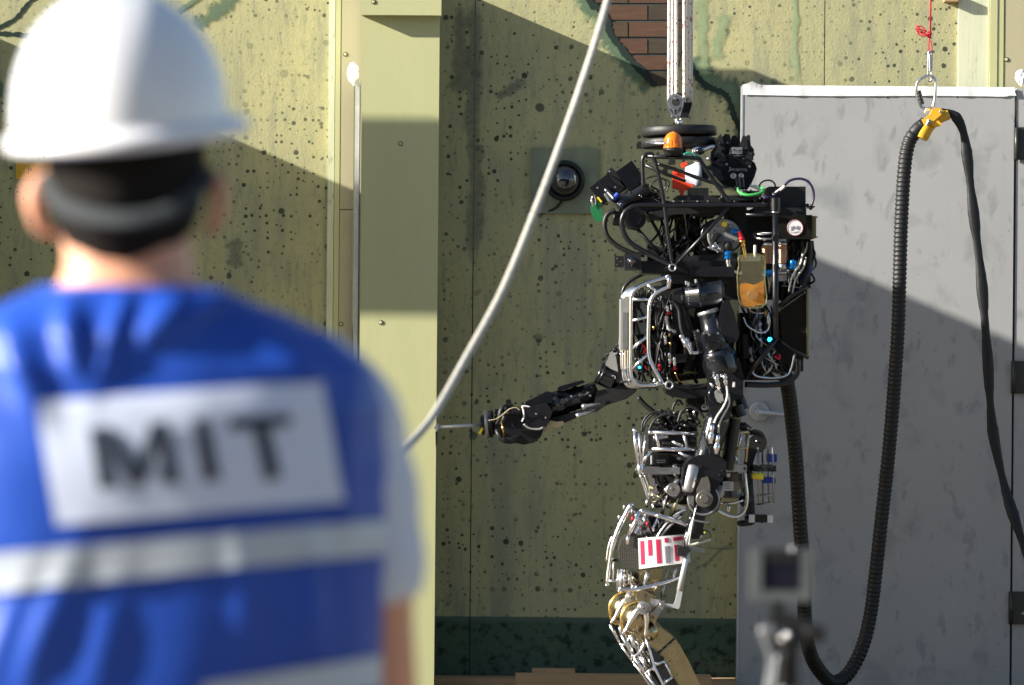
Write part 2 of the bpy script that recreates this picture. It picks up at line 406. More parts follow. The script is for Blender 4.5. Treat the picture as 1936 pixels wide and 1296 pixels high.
def plw(poly, s0, s1):
    """prism: polygon of world (x,z) between depths s0<s1 (metres in front of wall)"""
    def f(bm):
        a = [bm.verts.new((x, -s0, z)) for x, z in poly]; b = [bm.verts.new((x, -s1, z)) for x, z in poly]; n = len(poly)
        bm.faces.new(a); bm.faces.new(b[::-1])
        for i in range(n): bm.faces.new((a[i], b[i], b[(i+1) % n], a[(i+1) % n]))
    return f
def pl(poly, d0, d1):
    w = [pt(p[0], p[1], d1) for p in poly]
    return plw([(v.x, v.z) for v in w], FR[3]+d0, FR[3]+d1)
def bx(cx, cy, w, h, d0, d1, ang=0.):
    a = rad(ang); c, s = math.cos(a), math.sin(a)
    return pl([(cx+x*c-y*s, cy+x*s+y*c) for x, y in ((-w/2,-h/2),(w/2,-h/2),(w/2,h/2),(-w/2,h/2))], d0, d1)
def ball(x, y, d, rx, ry=None, rd=None, half=None, n=16):
    c = pt(x, y, d); u = ul(d); ry = ry or rx; rd = rd if rd is not None else rx*u
    def f(bm):
        r = bmesh.ops.create_uvsphere(bm, u_segments=n, v_segments=n//2+2, radius=1)
        for v in r['verts']:
            v.co = Vector((v.co.x*rx*u, v.co.y*rd, v.co.z*ry*u))+c
        for v in r['verts']:
            for g in v.link_faces: g.smooth = True
    return f
def wbox(x0, x1, s0, s1, z0, z1): return plw([(x0,z0),(x1,z0),(x1,z1),(x0,z1)], s0, s1)
def wx(px, py=648, s=0.): return P(px, py, s).x
def wz(py, px=968, s=0.): return P(px, py, s).z
def rpx(x0, y0, x1, y1, s):
    """upright rectangle of the place that covers this pixel rectangle"""
    a = P(x0, (y0+y1)/2, s).x; b = P(x1, (y0+y1)/2, s).x; c = P((x0+x1)/2, y1, s).z; d = P((x0+x1)/2, y0, s).z
    return a, b, c, d
def wbp(x0, y0, x1, y1, s0, s1):
    a, b, c, d = rpx(x0, y0, x1, y1, s1); return wbox(a, b, s0, s1, c, d)
def screwp(par, px, py, s, r=4.2):
    c = P(px, py, s)
    o = part('screw', 'hinge', par, lathe_w(c+Vector((0,.002,0)), c-Vector((0,.0012,0)), [(0,r*.0019),(.8,r*.0019),(1,r*.0017)], 14))
    part('screw_head', 'board', o, lathe_w(c+Vector((0,.001,0)), c-Vector((0,.0022,0)), [(0,r*.0013),(.8,r*.0013),(1,r*.001)], 12))
    return o
def text_mesh(txt, h, bold=0.):
    c = bpy.data.curves.new('txt', 'FONT'); c.body = txt; c.size = 1; c.align_x = 'CENTER'; c.align_y = 'CENTER'; c.offset = bold
    o = bpy.data.objects.new('txt', c); COL.objects.link(o); bpy.context.view_layer.update()
    me = bpy.data.meshes.new_from_object(o.evaluated_get(bpy.context.evaluated_depsgraph_get())); bpy.data.objects.remove(o)
    w = max(v.co.y for v in me.vertices)-min(v.co.y for v in me.vertices)
    for v in me.vertices: v.co *= h/w
    return me
def text(name, txt, m, parent, px, py, s, hpx, label=None, bold=.01):
    me = text_mesh(txt, hpx*(DW-s)/FPX, bold); me.materials.append(M[m])
    o = bpy.data.objects.new(name, me); COL.objects.link(o); o.parent = parent
    o.location = P(px, py, s)-rootloc(parent); o.rotation_euler = (rad(90), 0, 0); return o

# ================================================================== SETTING
part('ground', 'asphalt', None, lambda bm: bmesh.ops.create_grid(bm, x_segments=1, y_segments=1, size=600, matrix=Matrix.Translation((0,0,-.17))), kind='structure', loc=(0,0,-.17))
tag(part('stage_deck', 'deck', None, wbox(-6, 6, 0.001, 3.4, -.168, 0.0), loc=(0,-1.7,-.168)), kind='structure')
# ---------------- painted wall
wall = thing('painted_plywood_wall', 'tall plywood wall painted as mossy spattered concrete behind the robot', 'wall', (0, 0, 0))
seams = [wx(-900), wx(-238), wx(893, 648), wx(1559, 90), wx(2225), wx(2900)]
zt = 2.62
for i in range(len(seams)-1):
    part('panel', 'wall', wall, wbox(seams[i]+.0016, seams[i+1]-.0016, -.018, 0, 0.0, zt), bev=.0015)
part('backing', 'dark', wall, wbox(seams[0], seams[-1], -.06, -.0195, 0.0, zt-.01))
# exposed brick mural patch
fr(1100, 0, 4.32, 0.)
def interp(poly, y):
    for (x0, y0), (x1, y1) in zip(poly, poly[1:]):
        if y0 <= y <= y1: return x0+(x1-x0)*(y-y0)/(y1-y0+1e-9)
    return poly[-1][0] if y > poly[-1][1] else poly[0][0]
LB = [(40,-240),(60,-60),(85,0),(150,80),(205,150),(240,230),(248,300),(318,380),(372,450),(470,560),(600,702)]
RB = [(840,-240),(830,0),(835,250),(825,400),(800,520),(765,620),(690,700),(602,706)]
pp = [pt(x, y) for x, y in LB]+[pt(x, y) for x, y in RB[::-1]]
part('mortar_bed', 'mortar', wall, plw([(v.x, v.z) for v in pp], .0008, .0022))
rows = [-240,-103,35,172,310,447,580,702]; k = 0
for r in range(len(rows)-1):
    y0, y1 = rows[r]+9, rows[r+1]-9
    x = -120+(170 if r % 2 else 0)
    while x < 840:
        x2 = x+330; a0 = max(x+6, interp(LB, y0)+6); a1 = max(x+6, interp(LB, y1)+6); b0 = min(x2-6, interp(RB, y0)-6); b1 = min(x2-6, interp(RB, y1)-6)
        if b0-a0 > 20:
            if b1-a1 < 4: a1 = b1 = (a0+b0)/2; b1 += 3
            pr = .0048+random.random()*.0015
            part('brick', BR[(k*7+r*3) % 4], wall, pl([(a0,y0),(b0,y0+random.uniform(-2,2)),(b1,y1),(a1,y1+random.uniform(-2,2))], .0023, pr), bev=.0008)
        x = x2; k += 1
# painted cracks and green washes around them
def ribbon(name, m, pts, w, off, sub=6, jit=.35, seed=0, flat=False):
    rnd = random.Random(seed); ps = spl([P(a, b, 0) for a, b in pts], sub); bm = bmesh.new(); lay = bm.verts.layers.float.new('fade'); prev = None
    for i, p in enumerate(ps):
        t = (ps[min(i+1, len(ps)-1)]-ps[max(i-1, 0)]).normalized(); nn = Vector((t.z, 0, -t.x)); u = 1/558.
        ww = (w if not isinstance(w, tuple) else w[0]+(w[1]-w[0])*i/(len(ps)-1))*u*(1+rnd.uniform(-jit, jit)); j = nn*rnd.uniform(-.15,.15)*ww
        row = []
        for q, fd in ((-1,0.),(-.5,.8),(0,1.),(.5,.8),(1,0.)):
            v = bm.verts.new(p+nn*q*ww+j+Vector((0,-off,0))); v[lay] = fd*(min(1, i/2., (len(ps)-1-i)/2.)*1.0); row.append(v)
        if prev:
            for q in range(4): bm.faces.new((prev[q], prev[q+1], row[q+1], row[q]))
        prev = row
    me = bpy.data.meshes.new(name); bm.to_mesh(me); bm.free(); me.materials.append(M[m]); o = bpy.data.objects.new(name, me); COL.objects.link(o); o.parent = wall; return o
g1 = [(1105,-20),(1118,8),(1138,22),(1149,42),(1153,62),(1168,84),(1185,106),(1212,134),(1240,165)]
ribbon('painted_wash', 'halo', [(a-4, b+4) for a, b in g1], 20, .0012, seed=1)
ribbon('painted_wash', 'halol', [(a-6, b+2) for a, b in g1], 30, .0010, seed=11)
ribbon('painted_crack', 'crack', g1, 6.5, .0075, seed=2)
g2 = [(1300,112),(1310,130),(1322,150),(1336,163),(1353,171),(1368,177),(1380,194),(1388,220),(1399,250),(1404,300)]
ribbon('painted_wash', 'halo', [(a+10, b-6) for a, b in g2], 26, .0014, seed=3)
ribbon('painted_crack', 'crack', g2, 6, .0020, seed=4)
ribbon('painted_wash', 'halol', [(1322,-10),(1328,30),(1325,70),(1331,110),(1328,150)], 14, .0016, seed=15)
ribbon('painted_wash', 'halol', [(1500,-20),(1504,40),(1502,80),(1508,165)], 9, .0017, seed=16)
ribbon('painted_wash', 'halol', [(1372,20),(1360,70),(1352,120)], 16, .0018, seed=17)
for j, (g, w) in enumerate((([(-10,56),(30,35),(55,5),(80,-10)], 4), ([(-10,63),(30,66),(70,70)], 5), ([(330,28),(355,10),(385,-8)], 5), ([(-20,140),(0,165),(25,200)], 14),
              ([(1305,1082),(1340,1062),(1362,1040),(1398,1022)], 3.5), ([(1330,1035),(1370,1038),(1396,1034)], 3))):
    ribbon('painted_crack', 'crack' if j in (0,1) else ('grime' if j > 3 else 'halo'), g, w, .002+.0003*j, seed=20+j)
ribbon('painted_wash', 'halo', [(362,52),(395,32),(425,10),(450,-10)], 17, .0021, seed=40)
ribbon('painted_wash', 'grime', [(212,468),(222,500),(224,540)], 24, .0015, seed=41)
ribbon('painted_wash', 'grime', [(436,450),(446,480),(440,510)], 20, .0015, seed=42)
ribbon('painted_wash', 'grime', [(895,-10),(898,120),(892,240),(902,330),(894,520)], 20, .0013, seed=43)
ribbon('painted_wash', 'grime', [(935,190),(965,170),(1000,150)], 14, .0014, seed=44)
ribbon('painted_wash', 'grime', [(865,0),(872,90),(866,200)], 22, .0015, seed=45)

# ---------------- boards left of the pillar
tb = thing('corner_trim', 'upright painted trim boards beside the left wall panel', 'trim', (wx(650), 0, 0))
part('board', 'pale', tb, wbox(wx(617), wx(629), .001, .012, 0, zt), bev=.002)
part('board', 'board', tb, wbox(wx(630), wx(639.5), .001, .014, 0, zt), bev=.0015)
zj = wz(397, 660)
part('board', 'board2', tb, wbox(wx(640.5), wx(684), .001, .013, zj+.0015, zt), bev=.0015)
part('board', 'board2', tb, wbox(wx(640.5), wx(684), .001, .0125, 0, zj-.0015), bev=.0015)
screwp(tb, 653, 103, .0135); screwp(tb, 645, 613, .013)
de = thing('door_edge', 'narrow white edge of an open door beside the wooden pillar', 'door', (wx(672), -.15, 0))
part('edge_strip', 'silver', de, wbox(wx(668, 400, .2), wx(676.5, 400, .2), .06, .14, 0, wz(150, 670, .2)), bev=.002)
part('gasket', M['redcord'] if False else 'olive', de, wbox(wx(665.5, 400, .2), wx(667.6, 400, .2), .07, .13, 0, wz(160, 670, .2)))
# ---------------- pillar
fr(0, 0, 1, .28)
PS = .28
pil = thing('wooden_pillar', 'broad yellow-green painted wooden pillar between the person and the robot', 'pillar', (wx(755, 648, PS), -PS/2, 0))
xa, xb = wx(680, 648, PS), wx(826, 648, PS)
ztop = P(830, -49, PS).z
part('front_board', 'board', pil, wbox(xa, xb, PS-.035, PS, 0, ztop-.07), bev=.003)
part('side_board', 'board', pil, wbox(xb-.04, xb-.004, .0015, PS-.036, 0, ztop), bev=.002)
part('side_board', 'pale', pil, wbox(xa+.002, xa+.036, .06, PS-.036, 0, ztop-.07), bev=.002)
part('cap_board', 'board', pil, wbox(xa-.002, xb+.006, PS+.0015, PS+.045, P(760,29,PS+.045).z, ztop+.15), bev=.003)
part('top_plate', 'board', pil, wbox(xa, xb, .06, PS+.0005, ztop-.068, ztop-.002), bev=.002)
screwp(pil, 757, 272, PS+.001); screwp(pil, 720, 610, PS+.001); screwp(pil, 746, 800, PS+.001); screwp(pil, 706, 4, PS+.046)
# ---------------- boards right of the door
tr = thing('right_trim', 'pale streaked upright boards above the right side of the door', 'trim', (wx(1860), 0, wz(170)))
part('board', 'pale', tr, wbox(wx(1811,80), wx(1869,80), .001, .012, wz(175,1840), zt), bev=.002)
part('board', 'board', tr, wbox(wx(1870,80), wx(1884,80), .001, .020, wz(175,1880), zt), bev=.002)
part('board', 'board', tr, wbox(wx(1885,80), wx(1896,80), .001, .018, wz(175,1890), zt), bev=.002)
part('board', 'board2', tr, wbox(wx(1897.5,80), wx(2050,80), .001, .016, wz(172,1930), zt), bev=.002)
part('bracket', 'weld', tr, wbp(1786, -12, 1812, 3, .001, .04), bev=.002)
screwp(tr, 1903, 113, .017)
# ---------------- door
DS = .10
door = thing('grey_metal_door', 'flat grey metal door with handprint smudges and lever handle behind the robot', 'door', (wx(1656,700,DS), -DS, 0))
dx0, dx1 = wx(1403,648,DS), wx(1914,648,DS); dz1 = P(1660,165,DS).z
dx0 = P(1398,648,DS).x
part('leaf', 'door', door, wbox(dx0+.0065, dx1, DS-.045, DS, .015, dz1), bev=.0015)
part('edge_trim', 'silver', door, wbox(dx0, dx0+.006, DS-.046, DS+.0015, .015, dz1), bev=.001)
fr(1080, 760, 3.6, DS)
c = pt(1278, 68)
rose = part('handle', 'silver', door, disc(1278, 68, 68, .001, .012), bev=0)
part('lever', 'silver', rose, disc(1278, 75, 26, .0125, .05), tub([(1278,75,.046),(1310,76,.05),(1370,80,.048),(1430,86,.046),(1475,88,.044),(1500,88,.044)], [20,18,16,15,14,14], n=12), label='satin lever of the door handle')
part('screw', 'steel', rose, disc(1278, 25, 9, .0125, .015)); part('screw', 'steel', rose, disc(1278, 122, 9, .0125, .015))
for i, y in enumerate((272, 714, 1150)):
    px = 1920-(i*5)
    h = part('hinge', 'hinge', door, wbp(px-3, y-31, px+60, y+31, DS+.002, DS+.008), lathe_w(P(px+2,y+30,DS+.012), P(px+2,y-30,DS+.012), [(0,.007),(1,.007)], 12), bev=.001)
    part('screw', 'steel', h, (lambda yy, pp: (lambda bm: lathe_w(P(pp+24, yy, DS+.008), P(pp+24, yy, DS+.0105), [(0,.006),(1,.0045)], 10)(bm)))(y+10, px))
part('door_post', 'door', door, wbox(dx1+.008, dx1+.25, .047, DS-.004, .0, dz1+.0), bev=.002)
for px_, py_ in ((1678,185),(1810,184)): 
    c = P(px_, py_, DS); part('rivet', 'dark', door, lathe_w(c+Vector((0,.001,0)), c-Vector((0,.001,0)), [(0,.0035),(1,.003)], 8))
# tape along the top edge, wrinkled, with a lifted corner
def tape(bm):
    n = 60; prev = None; rnd = random.Random(3)
    for i in range(n+1):
        t = i/n; x = P(1404+t*514, 165, DS).x; wv = .0012*math.sin(t*40)+.001*math.sin(t*93+1)+rnd.uniform(-.0004,.0004)
        top = dz1+.003+(.012*math.exp(-((t-.035)/.018)**2)); bot = dz1-.030-.004*math.sin(t*6)*0.5+(0.004 if t > .97 else 0)
        row = [bm.verts.new((x+(0.006 if (i == n and q == 2) else 0), -(DS+.0025+max(0,wv)+(.012*math.exp(-((t-.035)/.02)**2) if q == 0 else .001)), z)) for q, z in enumerate((top, (top+bot)/2+wv, bot))]
        if prev:
            for q in range(2): f = bm.faces.new((prev[q], prev[q+1], row[q+1], row[q])); f.smooth = True
        prev = row
tag(part('tape_strip', 'tape', None, tape), 'strip of wrinkled white tape along the top edge of the grey door', 'tape')
def crumple(cx, cy, s, rx, ry, seed):
    c = P(cx, cy, s); rnd = random.Random(seed)
    def f(bm):
        r = bmesh.ops.create_icosphere(bm, subdivisions=3, radius=1)
        for v in r['verts']:
            q = 1+.35*noise.noise(v.co*2.2+Vector((seed,0,0)))+.15*noise.noise(v.co*6)
            w = 1-.45*max(0, -v.co.z)
            v.co = c+Vector((v.co.x*rx*q*w, v.co.y*.012*q, v.co.z*ry*q))
    return f
tag(part('tape_wad', 'tape', None, crumple(667, 140, .15, .020, .034, 2)), 'crumpled white tape on the top of the narrow door edge by the pillar', 'tape')
tag(part('tape_wad', 'tape', None, crumple(1930, 148, .12, .019, .026, 5)), 'crumpled white tape at the upper right corner of the grey door', 'tape')
# ---------------- small sign behind the person's ear
sg = thing('wall_sign', 'small yellow sign on the wall beside the person\'s left ear', 'sign', P(58, 340, .01))
part('sign_plate', 'yellow', sg, wbp(30, 306, 110, 339, .002, .006), bev=.001)
text('lettering', 'P', 'ink', sg, 56, 324, .0075, 12)
# ---------------- dome camera on its backplate
dc = thing('dome_camera', 'black security dome camera on a square green plate fixed to the wall', 'security camera', P(1066, 405, .02))
part('back_plate', 'camo', dc, wbp(1004, 281, 1131, 404, .001, .018), bev=.002)
fr(0, 0, 1, 0.)
part('base_ring', 'rubber', dc, disc(1067, 342, 38.5, .0185, .040, n=40, ch=.1), lambda bm: sweep(bm, [P(1067,342,.04)+Vector((math.cos(a)*.060, 0, math.sin(a)*.060)) for a in [2*math.pi*i/40 for i in range(40)]], .008, 8, closed=True))
part('dome', 'glass', dc, lambda bm: [setattr(f, 'smooth', True) for f in (lambda r: [setattr(v, 'co', Vector((v.co.x*.051, -abs(v.co.y)*.045 if v.co.y < 0 else v.co.y*.004, v.co.z*.051))+P(1067,342,.041)) for v in r['verts']] and bm.faces)(bmesh.ops.create_uvsphere(bm, u_segments=32, v_segments=20, radius=1))])
part('cable', 'rubber', dc, tub([(1062,381,.03),(1050,394,.02),(1030,402,.012),(1008,407,.008)], 2.6))
part('connector', 'white', dc, ball(1001, 409, .012, 6, 7, .008))
# ---------------- timber at the foot of the wall
tag(part('timber_beam', 'weld', None, wbp(822, 1284, 1392, 1330, .02, .11), bev=.003), 'low timber beam lying along the foot of the wall, furthest back', 'beam')
tag(part('timber_beam', 'weld', None, wbp(974, 1279, 1345, 1340, .34, .44), bev=.003), 'shorter timber beam lying in front of the long one, behind the robot leg', 'beam')
tag(part('timber_block', 'weld', None, wbp(1006, 1268, 1087, 1282, .24, .33), bev=.003), 'small pale wood block resting behind the shorter timber beam', 'block')
# ---------------- dark stepped backdrop, added behind the camera for darker reflections and less ambient light
st = thing('dark_backdrop', 'unseen dark stepped backdrop behind the camera, added for the metal to reflect', 'backdrop', (0, -20, -.168))
for i in range(7): part('step', 'hinge', st, wbox(-15, 15, 19+i*.8, 19.79+i*.8, -.168, .35+i*.62), bev=.01)
part('back_wall', 'trouser', st, wbox(-15, 15, 24.7, 24.9, -.168, 6.2))
# ---------------- unseen shade casters left of the view, added to shade wall, door and pillar
def zl(px, py, x): # height at x of a shadow line through a pixel of the wall
    a = P(px, py, 0); return a.z-(x-a.x)*(LD.z/LD.x)*-1
x0 = wx(-140)
zA = zl(440, 262, x0); zC = zl(1725, 567, x0)
tag(part('side_shade_wall', 'board', None, wbox(x0-.04, x0, .002, .43, 0.001, zA), loc=(x0,-.2,0)), 'unseen plywood side wall added to cast the diagonal shade on the left wall', 'partition')
sC0, sC1 = .80, 1.74
tag(part('forward_shade_screen', 'board', None, wbox(x0-.05, x0, sC0, sC1, 0.001, zC), loc=(x0,-(sC0+sC1)/2,0)), 'unseen plywood screen left of the stage, added to shade the door', 'partition')
# unseen board added to cast the band of shade on the pillar
v = LD/LD.y
T_ = .75
def back(px, py, s, t): q = P(px, py, s); return q-v*t
h0 = back(680,240,PS,T_); h1 = back(830,580,PS,T_)
hb = thing('shade_header', 'unseen header board left of the stage, added to shade part of the pillar', 'frame', (h0.x, h0.y, -.168))
sh = -h0.y
part('shade_board', 'board', hb, wbox(h0.x-.50, h1.x+.07, sh-.02, sh+.02, h1.z, h0.z), bev=.003)
part('post', 'weld', hb, wbox(h0.x-.49, h0.x-.43, sh-.05, sh-.022, 0.001, h1.z+.1), bev=.002)

# ================================================================== ROBOT
SPLIT = True
RS = 1.30
fr(1080, 200, 3.6, RS)
rob = thing('humanoid_robot', 'black and chrome humanoid robot facing left, one arm stretched out, hanging from hoist ropes', 'robot', (P(1290,1296,RS).x, -RS, 0.0))
def rp(name, m, *fns, parent=None, **kw): return part(name, m, parent or rob, *fns, **kw)
Z1 = lambda: fr(1080, 200, 3.6, RS)
Z2 = lambda: fr(1080, 500, 3.6, RS)
Z3 = lambda: fr(1080, 760, 3.6, RS)
Z4 = lambda: fr(1080, 1000, 4.3775, RS)
Z5 = lambda: fr(800, 650, 4.2087, RS)
def bolt(par, x, y, d, r=7, m='steel'):
    return part('bolt', m, par, disc(x, y, r, d, d+.004, n=10), disc(x, y, r*.55, d+.004, d+.006, n=6))
# ---------------------------------------------------------------- head cage
Z1()
def cage(d):
    a = rp('cage_tube', 'black', tub([(492,560),(486,430),(486,370),(500,338),(535,328),(560,350),(600,500),(632,665),(655,860),(688,1080)], 14.5, d))
    b = rp('cage_tube', 'black', tub([(520,345),(680,352),(870,358)], 14, d, sp=False), tub([(870,358),(960,500),(1085,668)], 14, d))
    c = rp('cage_tube', 'black', tub([(590,397),(720,440),(900,505),(1010,548),(1030,620),(1010,640)], 12, d), tub([(505,405),(640,465),(780,515)], 12, d, sp=False))
    e = rp('cage_tube', 'black', tub([(1370,680),(1000,676),(700,680),(470,680),(395,700),(350,755),(348,830),(395,925),(520,1005),(680,1085)], 17, d))
    f = rp('cage_tube', 'black', tub([(1075,690),(900,885),(705,1090)], 13, d, sp=False))
    return a
cage(.17); cage(-.13)
rp('cage_tube', 'black', tub([(520,345,-.13),(520,345,.17)], 12, sp=False), tub([(1075,685,-.13),(1075,685,.17)], 12, sp=False), tub([(600,520,-.13),(600,520,.17)], 10, sp=False), tub([(870,360,-.13),(870,360,.17)], 12, sp=False))
rp('cage_tube', 'blackm', tub([(440,830),(520,920),(610,1015)], 13, .10, sp=False), tub([(500,700),(600,880),(660,1050)], 11, .02, sp=False))
hub = rp('cage_hub', 'steel', disc(688, 1103, 27, .155, .205, hole=17)); part('bore', 'dark', hub, disc(688,1103,16,.19,.2005))
# struts and cable bundles inside the cage
rp('inner_strut', 'blackm', tub([(880,700),(780,880),(690,1010)], 13, .06, sp=False), tub([(830,700),(760,900),(735,1050)], 15, .0, sp=False), tub([(720,700),(720,900),(760,1050)], 15, -.06, sp=False))
rnd = random.Random(5)
def wires(name, m, n, ax, bx_, r, d0, d1, seed, sag=60, par=None, label=None):
    """a bundle of loose cables from box ax to box bx_ (frame units)"""
    rn = random.Random(seed); fs = []
    for i in range(n):
        a = (rn.uniform(ax[0], ax[2]), rn.uniform(ax[1], ax[3]), rn.uniform(d0, d1)); b = (rn.uniform(bx_[0], bx_[2]), rn.uniform(bx_[1], bx_[3]), rn.uniform(d0, d1))
        c1 = (a[0]*.66+b[0]*.34+rn.uniform(-sag, sag), a[1]*.66+b[1]*.34+rn.uniform(-sag*.4, sag), rn.uniform(d0, d1)); c2 = (a[0]*.3+b[0]*.7+rn.uniform(-sag, sag), a[1]*.3+b[1]*.7+rn.uniform(-sag*.4, sag), rn.uniform(d0, d1))
        fs.append(tub([a, c1, c2, b], r*rn.uniform(.7, 1.3), n=6, sub=7))
    return part(name, m, par or rob, *fs, kind='stuff', label=label)
wires('wiring', 'rubber', 16, (700,700,900,760), (600,1000,760,1080), 8, -.1, .12, 1, 40)
wires('wiring', 'black', 9, (540,700,720,720), (520,960,700,1050), 6, -.1, .08, 2, 50)
wires('wiring', 'wht_cable', 3, (740,720,830,760), (690,900,720,980), 4, .0, .1, 3, 30)
rp('frame_plate', 'blackm', pl([(520,930),(640,980),(690,1050),(620,1130),(520,1125)], -.08, .02), pl([(720,1030),(1130,1000),(1140,1160),(700,1160)], -.12, .10), bev=.002)
rp('base_beam', 'black', bx(800, 1100, 640, 85, -.16, .13), bx(960, 1130, 300, 70, .131, .16), bev=.003)
rp('mount_bracket', 'blackm', pl([(520,735),(690,690),(1060,690),(1060,730),(700,740),(540,780)], -.10, .12), bev=.003)
rp('top_deck', 'blackm', bx(1000, 628, 560, 34, -.12, .14), bx(870,590,130,60,-.05,.08), bx(930,650,420,12,.10,.165), bev=.002)
for x in (700,760,860,930,1110): bolt(rob, x, 652, .166, 6)
# small forward camera
cm = rp('mast_camera', 'blackm', bx(420, 1062, 112, 112, .02, .17), bx(470,1010,60,30,.0,.12), bev=.004)
part('mount_plate', 'blackm', cm, pl([(296,1022),(380,1026),(380,1098),(296,1102)], .10, .115), bev=.001)
part('lens', 'lens', cm, disc(414, 1062, 32, .1705, .185), ball(414,1062,.184,26,26,.010)); part('glint_ring', 'copper', cm, disc(412,1060,9,.192,.195))
for x, y in ((312,1040),(340,1062),(312,1084)): part('hole', 'steel', cm, disc(x,y,4,.1155,.117,n=8))
rp('inner_box', 'blackm', bx(815, 800, 120, 170, -.10, .03, 12), bx(760, 960, 120, 110, -.09, .04, -20), bx(900, 720, 160, 70, -.10, .10), bx(640, 740, 90, 50, -.08, .06, -12), bx(930, 985, 130, 70, -.08, .07, 8), bev=.004)
wires('wiring', 'black', 14, (720,680,960,720), (640,980,900,1060), 10, -.08, .10, 71, 50); wires('wiring', 'steel', 3, (760,700,900,740), (700,980,860,1040), 4, .02, .11, 72, 40)
rp('cable_clip', 'steel', *[disc(x, y, 8, .10, .112, n=10) for x, y in ((835,760),(770,900),(905,980))])
# ---------------------------------------------------------------- sensor head
sh_ = rp('sensor_head', 'black', bx(240, 565, 175, 150, -.09, .10, -38), bev=.006)
part('housing', 'gloss', sh_, bx(405, 480, 135, 165, -.07, .12, -36), bev=.006)
part('housing', 'blackm', sh_, bx(330, 515, 90, 130, -.10, .08, -38), bx(300,470,110,40,-.05,.11,40), bev=.004)
part('lens_hood', 'black', sh_, rod((175,600,.03),(205,650,.03),50), rod((240,575,.10),(300,640,.13),26), bev=0)
part('fin', 'blackm', sh_, *[bx(285+i*14, 500+i*9, 6, 60, .101, .118, -38) for i in range(5)])
part('lens', 'lens', sh_, disc(340,678,31,.12,.15), ball(340,678,.148,24,24,.012)); part('lens_ring', 'steel', sh_, disc(340,678,20,.146,.1525,hole=12))
part('body', 'black', sh_, rod((310,690,.10),(520,560,.10),58), rod((285,765,.05),(440,790,.05),50), bev=0)
part('motor_drum', 'black', sh_, disc(430,770,78,.06,.15), disc(430,770,50,.15,.165))
part('knob', 'bluep', sh_, rod((285,640,.13),(320,600,.13),17)); part('knob', 'steel', sh_, rod((232,600,.12),(262,650,.12),13))
part('marker', 'yel2', sh_, bx(193, 640, 10, 44, .09, .105, -40))
part('arm_link', 'blackm', sh_, pl([(450,600),(690,655),(700,690),(520,720),(430,690)], -.02, .10), pl([(380,560),(470,520),(640,640),(600,670)], -.05,.0), bev=.003)
for p_ in ((180,560),(262,448),(300,555),(395,590),(465,612)): bolt(sh_, p_[0], p_[1], .121, 6)
rp('sensor_hose', 'rubber', tub([(300,712),(246,742),(226,810),(246,890),(300,945),(370,985),(430,1010)], 17, .12), label='thick black hose looping under the sensor head')
wires('wiring', 'black', 7, (440,500,520,560), (560,560,640,640), 5, .0, .14, 4, 90)
rp('cable_loop', 'rubber', tub([(500,500),(570,480),(640,510),(630,580),(560,590),(540,540),(600,500),(665,520),(650,590)], 6, .14, n=6))
tg = rp('green_tag', 'green', pl([(128,690),(150,668),(196,655),(212,740),(216,775),(178,797),(140,748)], .09, .096), bev=.001)
part('wire_clip', 'steel', tg, tub([(150,690,.10),(140,628,.10),(160,620,.10),(168,680,.10)], 3), tub([(140,690,.085),(135,625,.085)], 3, sp=False))
# ---------------------------------------------------------------- beacon, e-stop, cup
bc = rp('beacon_light', 'rubber', lathe((693,345,.17),(693,290,.17),[(0,60),(.5,62),(.55,66),(1,66)], n=28), bx(688,375,44,45,.14,.20), bev=0, label='black base of the warning beacon')
part('beacon_lens', 'beacon', bc, lathe((693,292,.17),(693,176,.17),[(0,65),(.10,65),(.12,61),(.45,60),(.62,56),(.76,47),(.88,33),(.96,17),(1,2)], n=32), label='orange domed beacon lens')
part('beacon_rib', 'beacon', bc, *[tub([(693+62*math.cos(a), 288, .17+62*ul()*math.sin(a)),(693+60*math.cos(a),235,.17+60*ul()*math.sin(a))], 2.2, n=5, sp=False) for a in [math.pi*i/9 for i in range(1, 18)]])
es = rp('emergency_strap', 'redp', pl([(692,470),(760,440),(790,520),(835,545),(800,570),(770,580),(760,630),(740,625),(745,575),(690,560)], .03, .07), pl([(742,398),(786,378),(790,400),(760,425)], .05, .075), pl([(694,440),(722,455),(722,468),(694,462)], .05, .08), bev=.003, label='orange-red plastic strap behind the cage')
cp = rp('white_cup', 'white', lathe((775,468,.06),(885,468,.06),[(0,55),(.05,60),(.6,75),(.62,82),(.9,82),(1,74)], n=28), label='pale plastic cup lying on its side')
part('cup_mount', 'blackm', cp, bx(905,455,60,90,-.02,.06), bev=.003)
rp('wire_jacket', 'teal', tub([(765,335),(800,322),(840,335),(850,352)], 8, .10))
rp('chrome_clamp', 'chrome', tub([(835,330),(835,300),(860,290),(900,300),(950,282),(975,280)], 14, .08), ball(880,310,.09,30,26), lathe((850,355,.09),(850,385,.09),[(0,18),(1,18)]), bolt and ball(935,362,.10,13,13))
rp('strap_cover', 'gloss', ball(873,312,.10,30,24))
